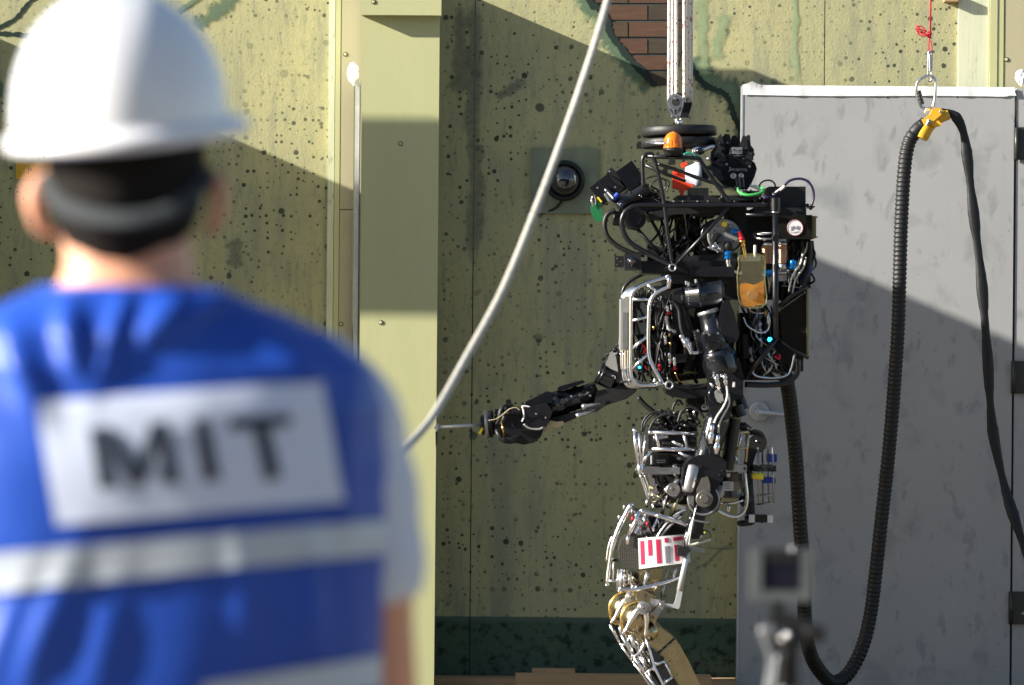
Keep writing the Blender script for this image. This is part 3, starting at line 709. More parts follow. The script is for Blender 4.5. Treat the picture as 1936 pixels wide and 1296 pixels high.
# ---------------------------------------------------------------- gripper carried on top
gr = rp('gripper', 'gloss', pl([(955,385),(975,350),(1080,330),(1200,350),(1250,390),(1264,430),(1250,480),(1225,535),(1200,570),(1120,570),(1030,540),(975,480),(950,430)], -.04, .10), bev=.006, label='black three-finger gripper body standing on the cage')
part('finger', 'blackm', gr, pl([(950,380),(955,310),(985,275),(1000,215),(1018,192),(1030,225),(1048,290),(1040,345),(1000,380)], .03, .075), pl([(965,372),(990,300),(1010,265),(1030,290),(1000,370)], .0755, .10), bev=.004)
part('finger', 'blackm', gr, pl([(1035,345),(1036,260),(1030,210),(1050,190),(1078,196),(1090,250),(1075,330)], -.01, .028), pl([(1090,335),(1085,250),(1098,205),(1120,202),(1140,225),(1145,290),(1130,330)], -.05, -.012), bev=.004)
part('finger', 'blackm', gr, pl([(1148,350),(1145,270),(1160,240),(1172,202),(1190,210),(1205,196),(1218,206),(1222,270),(1245,300),(1240,370),(1190,395)], .02, .07), pl([(1165,350),(1170,250),(1195,230),(1215,350)], .0705, .088), bev=.004)
part('finger', 'blackm', gr, pl([(1195,400),(1190,330),(1205,310),(1235,320),(1240,350),(1225,400)], .089, .11), pl([(1000,380),(1000,330),(1030,320),(1050,350),(1050,380)], .1005, .115), bev=.003)
part('knuckle', 'black', gr, *[disc(x, y, r, -.02, .118, n=14) for x, y, r in ((985,345,16),(1028,300,11),(1060,262,9),(1190,300,12),(1225,340,14),(1008,262,9),(1170,370,11))])
pt_ = part('joint_plate', 'alu', gr, bx(1127, 306, 72, 44, .103, .112), bev=.002); bolt(pt_, 1108, 300, .1125, 6, 'blackm'); bolt(pt_, 1148, 304, .1125, 6, 'blackm'); part('rung', 'steel', gr, bx(1134, 342, 52, 5, .1005, .106))
for p_ in ((1057,400),(1214,414)): bolt(gr, *p_, .1005, 9)
me = text('lettering', 'ROBOTIQ', 'greyplate', gr, 1080+1146/3.6, 200+438/3.6, RS+.1012, 5.6, bold=.012); me['label'] = 'small grey printed lettering on the gripper'
part('emblem', 'greyplate', gr, *[bx(1080+dx, 430+dy, 14, 7, .1002, .1012, -20) for dx, dy in ((0,-6),(6,4),(-2,14))])
part('socket', 'steel', gr, disc(1103, 480, 20, .1005, .122, hole=12)); part('socket', 'steel', gr, disc(1155,478,17,.1005,.125,hole=10))
part('connector', 'black', gr, rod((1130,490,.13),(1140,565,.13),19), rod((1160,490,.12),(1165,560,.12),16), ball(1130,560,.13,24,20))
rp('green_cable', 'greenc', tub([(1132,562,.15),(1145,590,.16),(1190,608,.17),(1250,606,.17),(1300,588,.16),(1308,566,.14),(1285,556,.12)], 10))
rp('white_cable', 'wht_cable', tub([(1215,545),(1260,560),(1300,600),(1318,625)], 9, .10), tub([(1240,540),(1290,560),(1310,612)], 5, .12), tub([(1376,608,.12),(1440,560,.14),(1452,548,.14)], 11))
rp('purple_cable', 'purple', tub([(1275,552),(1300,520),(1345,508),(1382,528),(1392,575),(1375,600)], 6, .06), tub([(1440,556),(1490,510),(1560,498),(1615,520),(1645,570),(1650,630),(1632,690)], 9, .12), tub([(1310,630),(1370,620),(1420,580)], 10, .15))
wires('wiring', 'rubber', 10, (1170,560,1230,600), (1240,620,1360,690), 8, .0, .15, 6, 40)
# ---------------------------------------------------------------- backpack
pk = rp('electronics_box', 'blackm', bx(1470, 640, 252, 178, -.14, .08), bx(1420,720,360,50,-.14,.12), bev=.005, label='matt black upper box of the backpack')
part('connector', 'black', pk, *[disc(x,y,r,.081,.11,n=14) for x,y,r in ((1605,680,13),(1630,700,11),(1590,715,9))], bx(1640,688,36,10,.0,.1))
pk2 = rp('battery_box', 'smoke', bx(1515, 826, 250, 164, -.16, .16), bev=.007, label='smoked rounded side box carrying a white round sticker')
part('end_cap', 'olive', pk2, bx(1652, 826, 30, 150, -.13, .15), bx(1655,758,46,8,-.12,.155), bx(1655,894,46,8,-.12,.155), bev=.004)
stk = part('sticker', 'label', pk2, disc(1524, 832, 54, .1605, .1625, n=36, ch=.01), label='white round sticker with a red printed ring')
part('printed_ring', 'crim', stk, lambda bm: sweep(bm, [pt(1524,832,.1628)+Vector((math.cos(a)*51*ul(), 0, math.sin(a)*51*ul())) for a in [2*math.pi*i/40 for i in range(40)]], .0006, 5, closed=True))
part('printed_figure', 'greyp', stk, *[tub([(1524+a, 832+b, .1630),(1524+c, 832+d_, .1630),(1524+e, 832+f, .1630)], 2.2, n=4) for a,b,c,d_,e,f in ((-32,-8,-25,6,-30,18),(-18,-14,-14,4,-22,16),(-10,-4,0,-8,8,-3),(16,-16,13,2,22,14),(30,-10,24,6,30,16),(-28,4,-14,-2,0,6),(2,8,14,0,28,6),(-30,28,-8,34,0,28),(6,30,18,26,30,30))])
post = rp('backpack_post', 'black', tub([(1388,640),(1388,1300),(1390,1440)], 19, .20, sp=False), rod((1390,722,.20),(1390,628,.20),32), disc(1388,905,25,.17,.222))
part('clamp_band', 'steel', post, lathe((1388,722,.20),(1388,730,.20),[(0,27),(1,27)]))
rp('backpack_core', 'blackm', bx(1130, 780, 130, 200, -.14, .06), bx(1270,860,190,300,-.16,.02), bx(1560,1080,140,330,-.15,.0), bx(1340,1190,500,260,-.16,-.02), bev=.004)
rp('tie_bar', 'black', tub([(1190,742),(1300,746),(1385,742)], 12, .17, sp=False), tub([(1380,905,.18),(1300,910,.17),(1255,895,.15),(1245,880,.12),(1290,868,.15),(1380,870,.18)], 10), bev=0)
rp('tie_bar', 'chrome', tub([(1265,905),(1375,908)], 7, .185, sp=False), tub([(1268,876),(1370,872)], 6, .19, sp=False))
# pump with its round face plate
pm = rp('hydraulic_pump', 'black', disc(1040, 892, 118, -.10, .118, n=40), disc(985,895,120,-.10,.095,n=40), bev=0)
fp = part('face_plate', 'greyplate', pm, disc(1040, 888, 114, .1185, .128, n=48, ch=.03), label='round grey face plate of the pump')
part('cap', 'yel2', fp, disc(1043, 808, 19, .1285, .136)); part('cap', 'blackm', fp, disc(990, 903, 38, .1285, .155), disc(1010,905,26,.155,.165), label='black cap'); part('cap', 'greyp', fp, disc(1085,824,14,.1285,.134), disc(1120,862,24,.1285,.133))
for p_ in ((975,850),(1130,915),(1105,925),(950,915),(960,960),(1100,975),(1030,790),(1000,820)): bolt(fp, p_[0], p_[1], .1285, 5, 'blackm')
part('bracket', 'blackm', fp, pl([(1050,840),(1075,830),(1088,850),(1060,868)], .1285, .14), bev=.002)
part('fitting', 'chrome', fp, *[tub(q, 7, .16, n=8) for q in ([(985,930),(970,955),(935,965)],[(985,945),(1005,965),(1018,985)],[(955,975),(985,985),(1000,1000)],[(930,960),(945,975)])], ball(972,958,.165,15), ball(1006,972,.162,13), ball(942,968,.16,10))
ft = part('fitting', 'blue', fp, rod((1095,858,.145),(1145,862,.145),22,r2=17), label='blue and red hose fitting')
rp('hose_fitting', 'red', tub([(1140,858),(1152,878),(1160,908)], 17, .15), lathe((1158,895,.15),(1162,918,.15),[(0,20),(.3,23),(.7,23),(1,19)], n=6), label='red anodised elbow')
rp('hose_fitting', 'brass', lathe((1162,915,.15),(1172,965,.15),[(0,20),(.1,23),(.35,23),(.36,17),(.7,19),(1,14)], n=12), tub([(1170,955),(1180,1000),(1188,1045)], 13, .15), label='brass barbed hose end')
cf = rp('hose_fitting', 'rubber', lathe((1066,925,.15),(1066,988,.15),[(0,20),(.15,27),(1,28)]), label='black cap above the blue nut')
rp('hose_fitting', 'blue', lathe((1066,985,.15),(1068,1048,.15),[(0,22),(.1,28),(.5,30),(.55,24),(.75,27),(1,22)], n=8), label='bright blue hose nut')
rp('metal_pipe', 'steel', tub([(1067,1040),(1070,1080),(1090,1118),(1130,1140),(1160,1142)], 15, .15), tub([(1318,1140),(1400,1140),(1470,1135)], 14, .12, sp=False), tub([(1330,1190),(1480,1190)], 10, .05, sp=False))
rp('hose_fitting', 'blue', lathe((1300,1140,.14),(1368,1138,.14),[(0,20),(.1,26),(.5,28),(.6,24),(.9,26),(1,20)], n=8), label='blue nut beside the oil bag')
rp('hose_fitting', 'blue', lathe((1508,1050,.12),(1505,1112,.12),[(0,20),(.1,27),(.5,29),(.6,24),(.9,27),(1,20)], n=8), label='blue nut below the battery box')
# ribbed accumulators
def ribbed(x, y0, y1, r, d, m, n=12):
    pr = []
    for i in range(n):
        t = i/n; pr += [(t, r*.93), (t+.25/n, r), (t+.7/n, r), (t+.95/n, r*.93)]
    return lathe((x, y0, d), (x, y1, d), pr, n=24)
rc = rp('ribbed_cylinder', 'copper', ribbed(1338, 955, 1078, 52, .10, 'copper')); part('end_cap', 'chrome', rc, lathe((1338,925,.10),(1338,954,.10),[(0,30),(.3,44),(1,50)])); 
rc2 = rp('ribbed_cylinder', 'copper', ribbed(1437, 950, 1075, 34, .12, 'copper')); part('end_cap', 'steel', rc2, lathe((1437,925,.12),(1437,949,.12),[(0,20),(.3,32),(1,34)]), lathe((1437,1076,.12),(1437,1130,.12),[(0,32),(.5,26),(1,18)]))
rp('valve_block', 'steel', bx(1400, 1165, 130, 60, .0, .09), bx(1440,1120,60,40,.091,.11), bev=.004)
# oil bag
bag_poly = [(1148,1025),(1240,1014),(1308,1020),(1316,1080),(1318,1180),(1322,1300),(1326,1350),(1300,1368),(1220,1380),(1160,1378),(1146,1340),(1140,1240),(1130,1170),(1132,1120),(1142,1090)]
bag = rp('oil_bag', 'bag', pl(bag_poly, .155, .20), bev=.006, label='clear yellowish bag half full of amber oil')
part('seam', 'olive', bag, tub([(p[0], p[1], .2005) for p in bag_poly[::2]], 2.4, closed=True, sub=3), label='yellowish welded seam of the bag')
part('oil', 'fluid', bag, pl([(1150,1215),(1190,1205),(1240,1222),(1308,1190),(1314,1345),(1290,1358),(1220,1368),(1165,1366),(1154,1330),(1148,1260)], .162, .193), bev=.005, label='amber oil filling the lower half of the bag')
part('spout', 'wht_cable', bag, rod((1252,950,.17),(1250,1030,.17),10)); part('fill_cap', 'bag', bag, disc(1235,1290,38,.201,.206))
rp('metal_pipe', 'steel', tub([(1282,1375),(1284,1480),(1290,1600),(1300,1700)], 13, .10, sp=False), tub([(1355,1100),(1350,1200),(1345,1280)], 18, .06, sp=False))
# white and grey hoses behind the post
rp('white_cable', 'wht_cable', *[tub([(a,b),(a-18,b+70),(a-70,b+150),(a-95,b+260)], 6, dd) for a,b,dd in ((1610,925,.10),(1575,1010,.13),(1598,1032,.12))])
rp('hose', 'rubber', *[tub([(a,920),(a+6,1000),(a-10,1120),(a-50,1230),(a-70,1330)], 15, dd) for a,dd in ((1635,.02),(1560,.05),(1620,.10),(1500,.03))])
wires('wiring', 'black', 14, (1400,930,1640,960), (1400,1200,1600,1300), 7, -.05, .12, 8, 60)
wires('wiring', 'steel', 5, (1430,1060,1560,1100), (1420,1200,1560,1300), 5, .05, .14, 9, 50)
rp('bluehose', 'bluep', tub([(1612,1070),(1628,1110),(1610,1150),(1570,1190)], 12, .09)).name = 'blue_hose'

# ---------------------------------------------------------------- torso
Z2()
rp('side_panel', 'smoke', pl([(1418,300),(1500,225),(1602,158),(1602,632),(1520,580),(1432,512)], -.12, .16), bev=.004, label='dark glossy backpack side panel')
rp('panel_edge', 'olive', bx(1609, 398, 13, 486, -.13, .17), bev=.002)
rp('backpack_frame', 'black', tub([(1390,0),(1392,250),(1395,505)], 20, .20, sp=False), tub([(1395,505),(1300,630),(1200,745)], 19, .19, sp=False), tub([(1392,300),(1500,215),(1612,148)], 13, .18, sp=False), tub([(1400,505),(1500,575),(1616,640)], 12, .18, sp=False),
   tub([(1180,818),(1330,822),(1440,812),(1500,785),(1538,735),(1542,640)], 20, .17))
cpy = rp('backpack_frame', 'black', tub([(1180,818),(1330,822),(1440,812),(1500,785),(1538,735),(1542,640)], 18, -.12), tub([(640,862),(760,872),(900,860),(1000,830)], 22, .05), tub([(665,780),(700,825),(800,840),(930,828)], 19, .16))
fs = [disc(1418+i*13.2, 312-i*9.1, 4.5, .1605, .163, n=6) for i in range(14)]
rp('rivet', 'steel', *fs, kind='stuff')
rp('backpack_rear', 'blackm', bx(1290, 560, 280, 460, -.15, .0), bx(1480,600,200,260,-.12,.05), bev=.006)
wires('wiring', 'rubber', 26, (1150,250,1380,330), (1180,700,1500,790), 8, -.0, .14, 11, 70)
wires('wiring', 'steel', 8, (1180,280,1360,330), (1220,600,1420,780), 6, .05, .15, 12, 80)
wires('wiring', 'wht_cable', 6, (1320,560,1420,620), (1280,740,1500,790), 6, .05, .15, 13, 40)
rp('metal_pipe', 'chrome', tub([(1345,350),(1350,400),(1335,450),(1280,465),(1200,420),(1170,360)], 7, .15), tub([(1210,700),(1260,760),(1380,775),(1470,755),(1500,700),(1520,610)], 8, .16), ball(1342,370,.14,16,46))
rp('metal_pipe', 'steel', tub([(1175,245),(1200,300),(1250,330),(1320,330)], 8, .13), tub([(1283,380,.12),(1284,470,.12)], 13, sp=False))
rp('tube_collar', 'label', *[lathe((1283,y,.12),(1283,y+22,.12),[(0,15),(1,15)]) for y in (395,440,500)])
rp('tube_collar', 'brass', lathe((1323,310,.13),(1325,358,.13),[(0,9),(.5,13),(1,8)]))
rp('indicator_led', 'blueled', disc(1352, 512, 15, .14, .148)); 
rp('connector', 'red', *[lathe(a, b, [(0,7),(.3,11),(1,8)], .15, 8) for a, b in (((1385,620),(1400,645)),((1418,610),(1416,650)))])
rp('connector', 'label', ball(1228,590,.10,20,28,.01), ball(1235,640,.09,24,30,.01), ball(1340,700,.08,22,20,.01))
rp('motor_block', 'black', rod((1180,470,.08),(1180,640,.08),60), rod((1230,680,.08),(1330,690,.08),44), bev=0)
wires('wiring', 'blackm', 22, (560,180,900,240), (600,700,960,830), 13, -.10, .06, 61, 60)
wires('wiring', 'black', 16, (430,160,640,200), (430,640,640,800), 10, -.16, -.02, 62, 40)
rp('valve_body', 'black', *[bx(x, y, w, h, d0, d1, a) for x, y, w, h, d0, d1, a in ((600,330,70,110,.06,.13,8),(590,520,80,90,.05,.125,-6),(610,700,90,80,.04,.13,4),(690,450,60,70,.10,.16,10),(740,640,90,60,.09,.15,-5),(1250,420,70,60,.02,.12,5),(1320,600,80,70,.0,.11,-8))], bev=.003)
# shoulder
sd = rp('shoulder_motor', 'gloss', lathe((770,222,.17),(1040,196,.17),[(0,60),(.02,82),(.33,84),(.34,90),(.42,90),(.43,86),(.9,86),(.92,92),(.97,92),(1,84)], n=36), label='glossy black shoulder motor')
part('motor_lid', 'black', sd, rod((775,222,.17),(748,225,.17),58)); 
for a in range(6): bolt(sd, 800, 170+a*20, .255 - abs(a-2.5)*.006, 4)
part('port', 'steel', sd, *[rod((x,y,.20),(x-3,y-26,.20),9,n=8) for x,y in ((785,140),(800,148),(850,128))])
rp('shoulder_bracket', 'black', pl([(1035,250),(1075,240),(1110,330),(1145,480),(1130,525),(1075,540),(1020,470),(1000,360)], .12, .235), bev=.006)
rp('shoulder_bracket', 'blackm', pl([(690,170),(790,150),(800,330),(830,440),(800,540),(720,480),(680,300)], .06, .14), bev=.006)
rp('chest_block', 'blackm', pl([(560,150),(760,130),(1060,120),(1120,500),(1060,760),(620,810),(560,640),(545,300)], -.18, .04), bev=.008)
rp('collar_block', 'blackm', bx(860, 60, 440, 150, -.16, .12), bx(1100,150,100,170,-.14,.11), bev=.006)
# upper arm
ua = rp('upper_arm', 'gloss', lathe((932,322,.20),(1042,760,.20),[(0,66),(.01,70),(.06,70),(.28,74),(.30,86),(.36,93),(.55,98),(.57,92),(.60,96),(.62,108),(.68,112),(.9,112),(.98,106),(1,90)], n=40), label='thick glossy black upper arm hanging down')
part('cap_ring', 'alu', ua, lathe((929,313,.20),(936,338,.20),[(0,64),(.2,73),(.8,74),(1,71)], n=40), label='thin pale ring at the top of the arm')
part('side_housing', 'black', ua, pl([(905,600),(960,590),(985,740),(955,830),(900,700)], .10, .215), pl([(1100,620),(1150,660),(1172,760),(1170,900),(1110,925),(1080,800)], .10, .22), bev=.008)
part('pipe', 'gloss', ua, tub([(1000,520,.29),(1060,560,.28),(1090,600,.26)], 8), tub([(935,680),(965,670),(975,655)], 5, .305))
for p_ in ((940,480),(1000,470),(865,454),(935,640)): bolt(ua, p_[0], p_[1], .285 if p_[0] > 880 else .21, 8)
part('embossed_plate', 'black', ua, bx(955, 500, 100, 64, .225, .249, -8), bx(975,552,84,36,.225,.252,-8), bev=.006)
rp('rack_plate', 'blackm', pl([(825,450),(870,445),(905,600),(870,610)], .14, .19), bev=.002)
for i in range(7): bolt(rob, 838+i*4, 465+i*19, .1905, 3.5)
# hoses and chrome fittings over the shoulder
rp('shoulder_hose', 'rubber', tub([(668,255),(700,262),(732,310),(742,390),(752,450),(775,500)], 13, .19), tub([(740,200),(765,230),(770,310),(790,400),(800,440)], 11, .17), tub([(700,200),(745,190),(760,250)], 10, .19))
rp('hose_fitting', 'chrome', *[f for a,b in (((742,480),(775,530)),((780,505),(812,560))) for f in (lathe((a[0],a[1],.21),(b[0],b[1],.21),[(0,12),(.1,17),(.45,17),(.5,12),(.6,20),(.95,20),(1,14)], n=10),)], tub([(770,525),(800,570),(820,610)], 15, .215), tub([(808,555),(828,600),(866,602)], 13, .21), label='chrome swivel fittings on the shoulder hoses')
rp('white_hose', 'wht_cable', tub([(652,352),(650,395),(668,440),(712,462)], 11, .16), tub([(610,600),(640,690),(660,800)], 3, .12))
# chrome rib cage
rs_ = []
def ribs(dx, dy, d, rr=13):
    A = rp('chest_rib', 'chrome', tub([(660+dx*.3,85+dy),(560+dx*.7,116+dy),(470+dx,150+dy),(420+dx,195+dy),(408+dx,250+dy),(406+dx,500+dy),(406+dx,735+dy),(428+dx,790+dy),(470+dx,822+dy),(610+dx*.6,820+dy)], rr, d))
    return A
r0 = ribs(0, 0, .20); ribs(-16, 4, .12, 12); ribs(-34, 8, .04, 12); ribs(-52, 12, -.04, 12); ribs(-62, 14, -.12, 12)
rp('chest_rib', 'chrome', tub([(672,150),(610,178),(560,215),(535,270),(528,350),(528,600),(560,700),(600,770),(625,820)], 14, .20))
rp('chest_rib', 'chrome', tub([(662,80),(668,110),(664,165)], 16, .20, sp=False), ball(655,88,.2,18,18))
rp('chest_rung', 'chrome', *[tub([a,b], 11, .20, sp=False) for a,b in (((415,240),(535,240)),((415,385),(522,358)),((415,575),(522,485)),((415,712),(522,610)),((520,140),(582,186)),((600,805),(640,820)))])
rp('chest_rung', 'chrome', *[tub([(408,y,.20),(345,y+12,-.12)], 10, sp=False) for y in (220,700,790)])
rp('cage_tube', 'black', tub([(345,215),(365,150),(440,90),(560,40)], 12, -.14))
hb_ = rp('cage_hub', 'alu', disc(665, 822, 30, .15, .225, hole=18), disc(595,812,14,.19,.22)); part('bore', 'dark', hb_, disc(665,822,17,.21,.2205))
rp('front_plate', 'greyplate', pl([(338,235),(392,228),(398,590),(336,585)], .0, .16), *[bx(352+i*12, 450, 5, 250, .1602, .163) for i in range(3)], bev=.002, label='grey plate on the front of the chest')
rp('front_slat', 'chrome', *[tub([(338+i*16,600),(340+i*16,700),(352+i*15,730),(372+i*12,790)], 5, .13-.05*i) for i in range(4)])
rp('inner_plate', 'greyplate', pl([(440,270),(515,260),(515,330),(500,345),(440,360)], .0, .10), pl([(440,400),(515,395),(515,470),(440,480)], .0, .09), bev=.003)
wires('wiring', 'blackm', 26, (420,180,600,260), (440,700,620,800), 7, -.12, .14, 14, 60)
wires('wiring', 'black', 18, (540,200,680,260), (560,700,760,800), 9, .02, .16, 15, 60)
wires('wiring', 'rubber', 6, (560,200,660,300), (570,650,700,790), 5, .08, .17, 16, 50)
rp('red_wire', 'red', tub([(480,545),(500,560),(510,590),(490,605),(505,570),(485,560)], 6, .13, n=6), tub([(500,690),(515,720)], 5, .13), tub([(600,680),(606,725)], 9, .15))
rp('indicator_led', 'blueled', disc(465, 702, 9, .13, .136), label='tiny blue light in the chest')
rp('hose_fitting', 'chrome', *[lathe((x,y,.17),(x+q,y+h,.17),[(0,9),(.1,13),(.4,14),(.5,10),(.6,13),(1,9)], n=8) for x,y,q,h in ((655,280,4,56),(700,630,6,70),(640,485,4,60),(668,600,4,80),(575,780,-12,26))])
rp('connector', 'red', *[lathe((x,y,.172),(x+2,y+22,.172),[(0,13),(.5,15),(1,10)], n=10) for x,y in ((662,322),(705,700),(600,690),(812,535))])
rp('connector', 'brass', *[lathe((x,y,.172),(x+2,y+24,.172),[(0,9),(.5,10),(1,8)], n=8) for x,y in ((668,470),(674,530),(560,420),(668,620))], tub([(710,735),(730,790),(780,812),(830,815)], 4, .15))
rp('piston', 'gloss', rod((800,500,.08),(790,760,.08),64), rod((690,520,.10),(680,740,.10),36), label='dark torso piston')
rp('piston_ring', 'olive', lathe((797,728,.08),(796,742,.08),[(0,66),(1,66)]), lathe((800,520,.08),(799,530,.08),[(0,66),(1,66)]))
rp('torso_base', 'black', pl([(640,850),(700,830),(1020,830),(1050,870),(900,905),(760,915),(680,900),(650,880)], -.12, .12), bev=.006)
rp('waist_link', 'blackm', bx(850, 940, 120, 130, -.06, .06), bx(900,980,60,60,.061,.08), bev=.004)
rp('waist_ring', 'alu', disc(908, 972, 22, .081, .10, hole=12))
# elbow and forearm
el = rp('elbow', 'black', pl([(945,745),(1080,735),(1170,800),(1172,905),(1105,930),(1080,1050),(960,1060),(930,930),(935,860)], .12, .245), bev=.007, label='black elbow housing of the hanging arm')
part('elbow_disc', 'gloss', el, disc(985, 890, 58, .20, .278, n=32)); part('elbow_cap', 'greyplate', el, pl([(975,870),(990,852),(1012,855),(1032,890),(1036,930),(1018,945),(995,935),(980,905)], .2785, .284), bev=.002, label='grey oval plate on the elbow')
bolt(el, 1000, 868, .2845, 4, 'blackm'); bolt(el, 1022, 934, .2845, 4, 'blackm')
part('screw_row', 'steel', el, *[rod((970+i*26,748,.27),(972+i*26,768,.27),9,n=8) for i in range(4)])
part('hose', 'wht_cable', el, tub([(988,770),(1000,830),(1012,850)], 10, .285), tub([(1046,760),(1062,860),(1058,920),(1030,980),(990,1040),(975,1080)], 7, .285), tub([(1070,880),(1075,950),(1040,1020),(1010,1080),(1000,1150)], 6, .280))
part('fitting', 'chrome', el, lathe((985,765,.285),(1005,835,.285),[(0,10),(.05,16),(.35,16),(.4,12),(.6,15),(1,12)], n=10), lathe((1044,755,.285),(1052,825,.285),[(0,10),(.05,17),(.35,17),(.4,12),(.6,15),(1,12)], n=10), lathe((950,810,.27),(965,835,.27),[(0,9),(1,11)]))
part('tag', 'label', el, bx(1106, 818, 16, 36, .2605, .263, 5))
fa = rp('forearm', 'gloss', lathe((1010,1010,.20),(850,1560,.20),[(0,70),(.1,84),(.45,78),(.6,84),(.8,84),(1,76)], n=36), label='glossy black forearm')
part('rear_tube', 'black', fa, rod((1110,1050,.16),(1060,1400,.16),44)); part('rear_cap', 'olive', fa, lathe((1114,1040,.16),(1112,1052,.16),[(0,40),(1,45)]))
part('motor', 'black', fa, rod((1120,960,.12),(1150,1040,.12),48), rod((1140,900,.08),(1175,990,.08),36))
Z3()
part('fitting', 'chrome', fa, *[lathe((x,y,.29),(x-14,y+130,.29),[(0,9),(.02,14),(.42,15),(.45,10),(.5,20),(.8,21),(.85,15),(1,15)], n=10) for x,y in ((960,155),(1000,225))], label='chrome hose fitting on the forearm')
part('hose', 'black', fa, tub([(900,200),(915,260),(940,320),(945,360)], 7, .285), tub([(965,150),(985,110),(1020,60),(1040,20)], 6, .28))
part('plate', 'steel', fa, pl([(905,210),(922,205),(905,330),(885,330)], .27, .283), bev=.002)
la = rp('wrist_housing', 'black', pl([(800,395),(880,360),(1010,365),(1060,410),(1050,500),(985,600),(900,620),(780,640),(755,560),(765,450)], .12, .27), bev=.007, label='black wrist housing')
part('sheen_cover', 'alu', la, lathe((836,428,.258),(792,616,.258),[(0,34),(.05,46),(.9,44),(1,34)], n=28), label='brushed metal cover on the wrist')
part('arm_bar', 'canister', la, pl([(890,520),(930,510),(945,560),(945,680),(915,720),(860,700),(855,600)], .271, .29), bev=.008)
for p_ in ((862,540),(1028,470),(1012,500),(885,440)): bolt(la, *p_, .271, 8, 'blackm')
wr = rp('wrist_disc', 'anod', disc(900, 665, 108, .13, .26, n=40), label='round dark wrist disc')
part('rim', 'alu', wr, lambda bm: sweep(bm, [pt(900,665,.26)+Vector((math.cos(a)*104*ul(.26), 0, math.sin(a)*104*ul(.26))) for a in [2*math.pi*i/44 for i in range(44)]], .0035, 6, closed=True))
part('rotor', 'canister', wr, disc(905, 660, 58, .2605, .295, n=28), disc(905,660,30,.295,.30)); part('scale_plate', 'steel', wr, pl([(790,640),(835,640),(832,720),(800,690)], .2605, .266)); bolt(wr, 807, 703, .2665, 5, 'blackm')
rp('rubber_ball', 'white', ball(1012, 612, .10, 30, 46, .02), label='pale rounded cap behind the wrist')
hd = rp('hand', 'black', pl([(835,740),(925,735),(910,800),(895,880),(870,935),(820,935),(790,880),(800,800)], .12, .24), bev=.008, label='black robot hand hanging beside the thigh')
part('palm_rod', 'steel', hd, tub([(830,790),(815,860),(790,940),(790,1000)], 14, .25, sp=False), tub([(855,700),(830,800),(812,900),(800,985)], 5, .262)); part('ring', 'steel', hd, tub([(805,790),(850,808),(905,818),(938,818)], 8, .26))
part('finger', 'gloss', hd, tub([(800,885),(780,930),(770,985),(760,1020)], 17, .24)); part('finger', 'steel', hd, tub([(820,900),(870,910),(885,925)], 15, .23, sp=False)); part('finger', 'blackm', hd, pl([(722,995),(760,985),(800,990),(815,1015),(770,1055),(728,1050)], .20, .26), bev=.004); part('finger', 'blackm', hd, tub([(860,900),(885,880),(888,905)], 18, .20))
rp('hand_strip', 'wht_cable', tub([(795,930),(810,970),(860,965),(905,950),(950,935)], 9, .22), label='pale strip sticking out of the hand'); rp('hand_strip', 'alu', bx(855, 1008, 110, 20, .17, .23, 12), bev=.001)
rp('cable', 'black', tub([(880,870),(930,880),(950,910),(935,940),(900,960)], 3, .2)); rp('sensor_dot', 'yel2', disc(907, 890, 6, .24, .246))

# ---------------------------------------------------------------- pelvis
rp('hip_frame', 'chrome', pl([(515,470),(545,470),(600,640),(640,690),(600,700),(560,650)], .07, .10), pl([(640,700),(700,690),(800,720),(790,745),(690,720)], .10, .13), bev=.003); rp('thigh_actuator', 'chrome', rod((520,760,.14),(440,900,.15),20), rod((600,790,.13),(540,900,.14),17), label='polished cylinder in the thigh'); rp('actuator', 'steel', rod((560,250,.10),(660,235,.10),24), rod((620,540,.05),(560,640,.05),22), rod((800,470,.10),(860,560,.10),24)); rp('actuator', 'blackm', rod((700,260,.09),(850,270,.09),30), rod((620,285,.12),(700,290,.12),14))
wires('wiring', 'black', 20, (560,40,880,120), (520,180,860,215), 9, -.1, .15, 21, 80)
rp('pelvis_hose', 'rubber', tub([(482,205),(488,140),(530,85),(590,72),(650,90)], 9, .16), tub([(525,200),(570,120),(650,85),(720,100)], 8, .17), tub([(725,140),(750,70),(800,38),(860,55),(905,110)], 10, .17), tub([(690,60),(700,20),(730,-10),(760,20)], 9, .1), tub([(490,200),(510,130),(580,66)], 7, .1))
rp('hose_fitting', 'chrome', lathe((842,50,.15),(832,95,.15),[(0,7),(.5,10),(1,7)]), *[ball(x,y,.15,6) for x,y in ((615,90),(660,105),(740,180),(700,75),(590,120))])
rp('sleeved_hose', 'rubber', tub([(455,-30),(500,20),(560,70),(610,120)], 17, .02))
pv = 'chrome'
rp('pelvis_rail', pv, tub([(432,195),(440,300),(458,430)], 15, .17, sp=False), ball(432,196,.17,17), label='bright front rail of the pelvis')
rp('pelvis_rail', pv, tub([(462,215),(470,320),(480,430)], 11, .05, sp=False), tub([(505,225),(495,330),(485,440)], 9, .10, sp=False), tub([(475,215),(470,430)], 8, .0, sp=False))
rp('pelvis_rail', pv, tub([(525,208),(700,212),(865,220)], 14, .18, sp=False), ball(540,208,.18,20,17), tub([(550,322),(680,324),(790,324),(850,326)], 14, .18, sp=False))
rp('pelvis_strut', pv, *[tub([a,b], 11, .18, sp=False) for a,b in (((575,215),(600,318)),((765,218),(790,320)),((545,335),(482,415)),((735,345),(825,390)),((690,270),(760,305)))])
rp('pelvis_strut', 'gold', tub([(1100,208),(1208,208)], 11, .14, sp=False), tub([(1205,208),(1188,410)], 11, .14, sp=False), tub([(1100,318),(1195,315)], 10, .14, sp=False), label='gold tinted rear strut of the pelvis')
rp('pelvis_strut', 'chrome', tub([(1160,215),(1140,312)], 9, .14, sp=False), tub([(1100,250),(1140,310)], 8, .12, sp=False), tub([(1110,350),(1130,420)], 8, .1, sp=False))
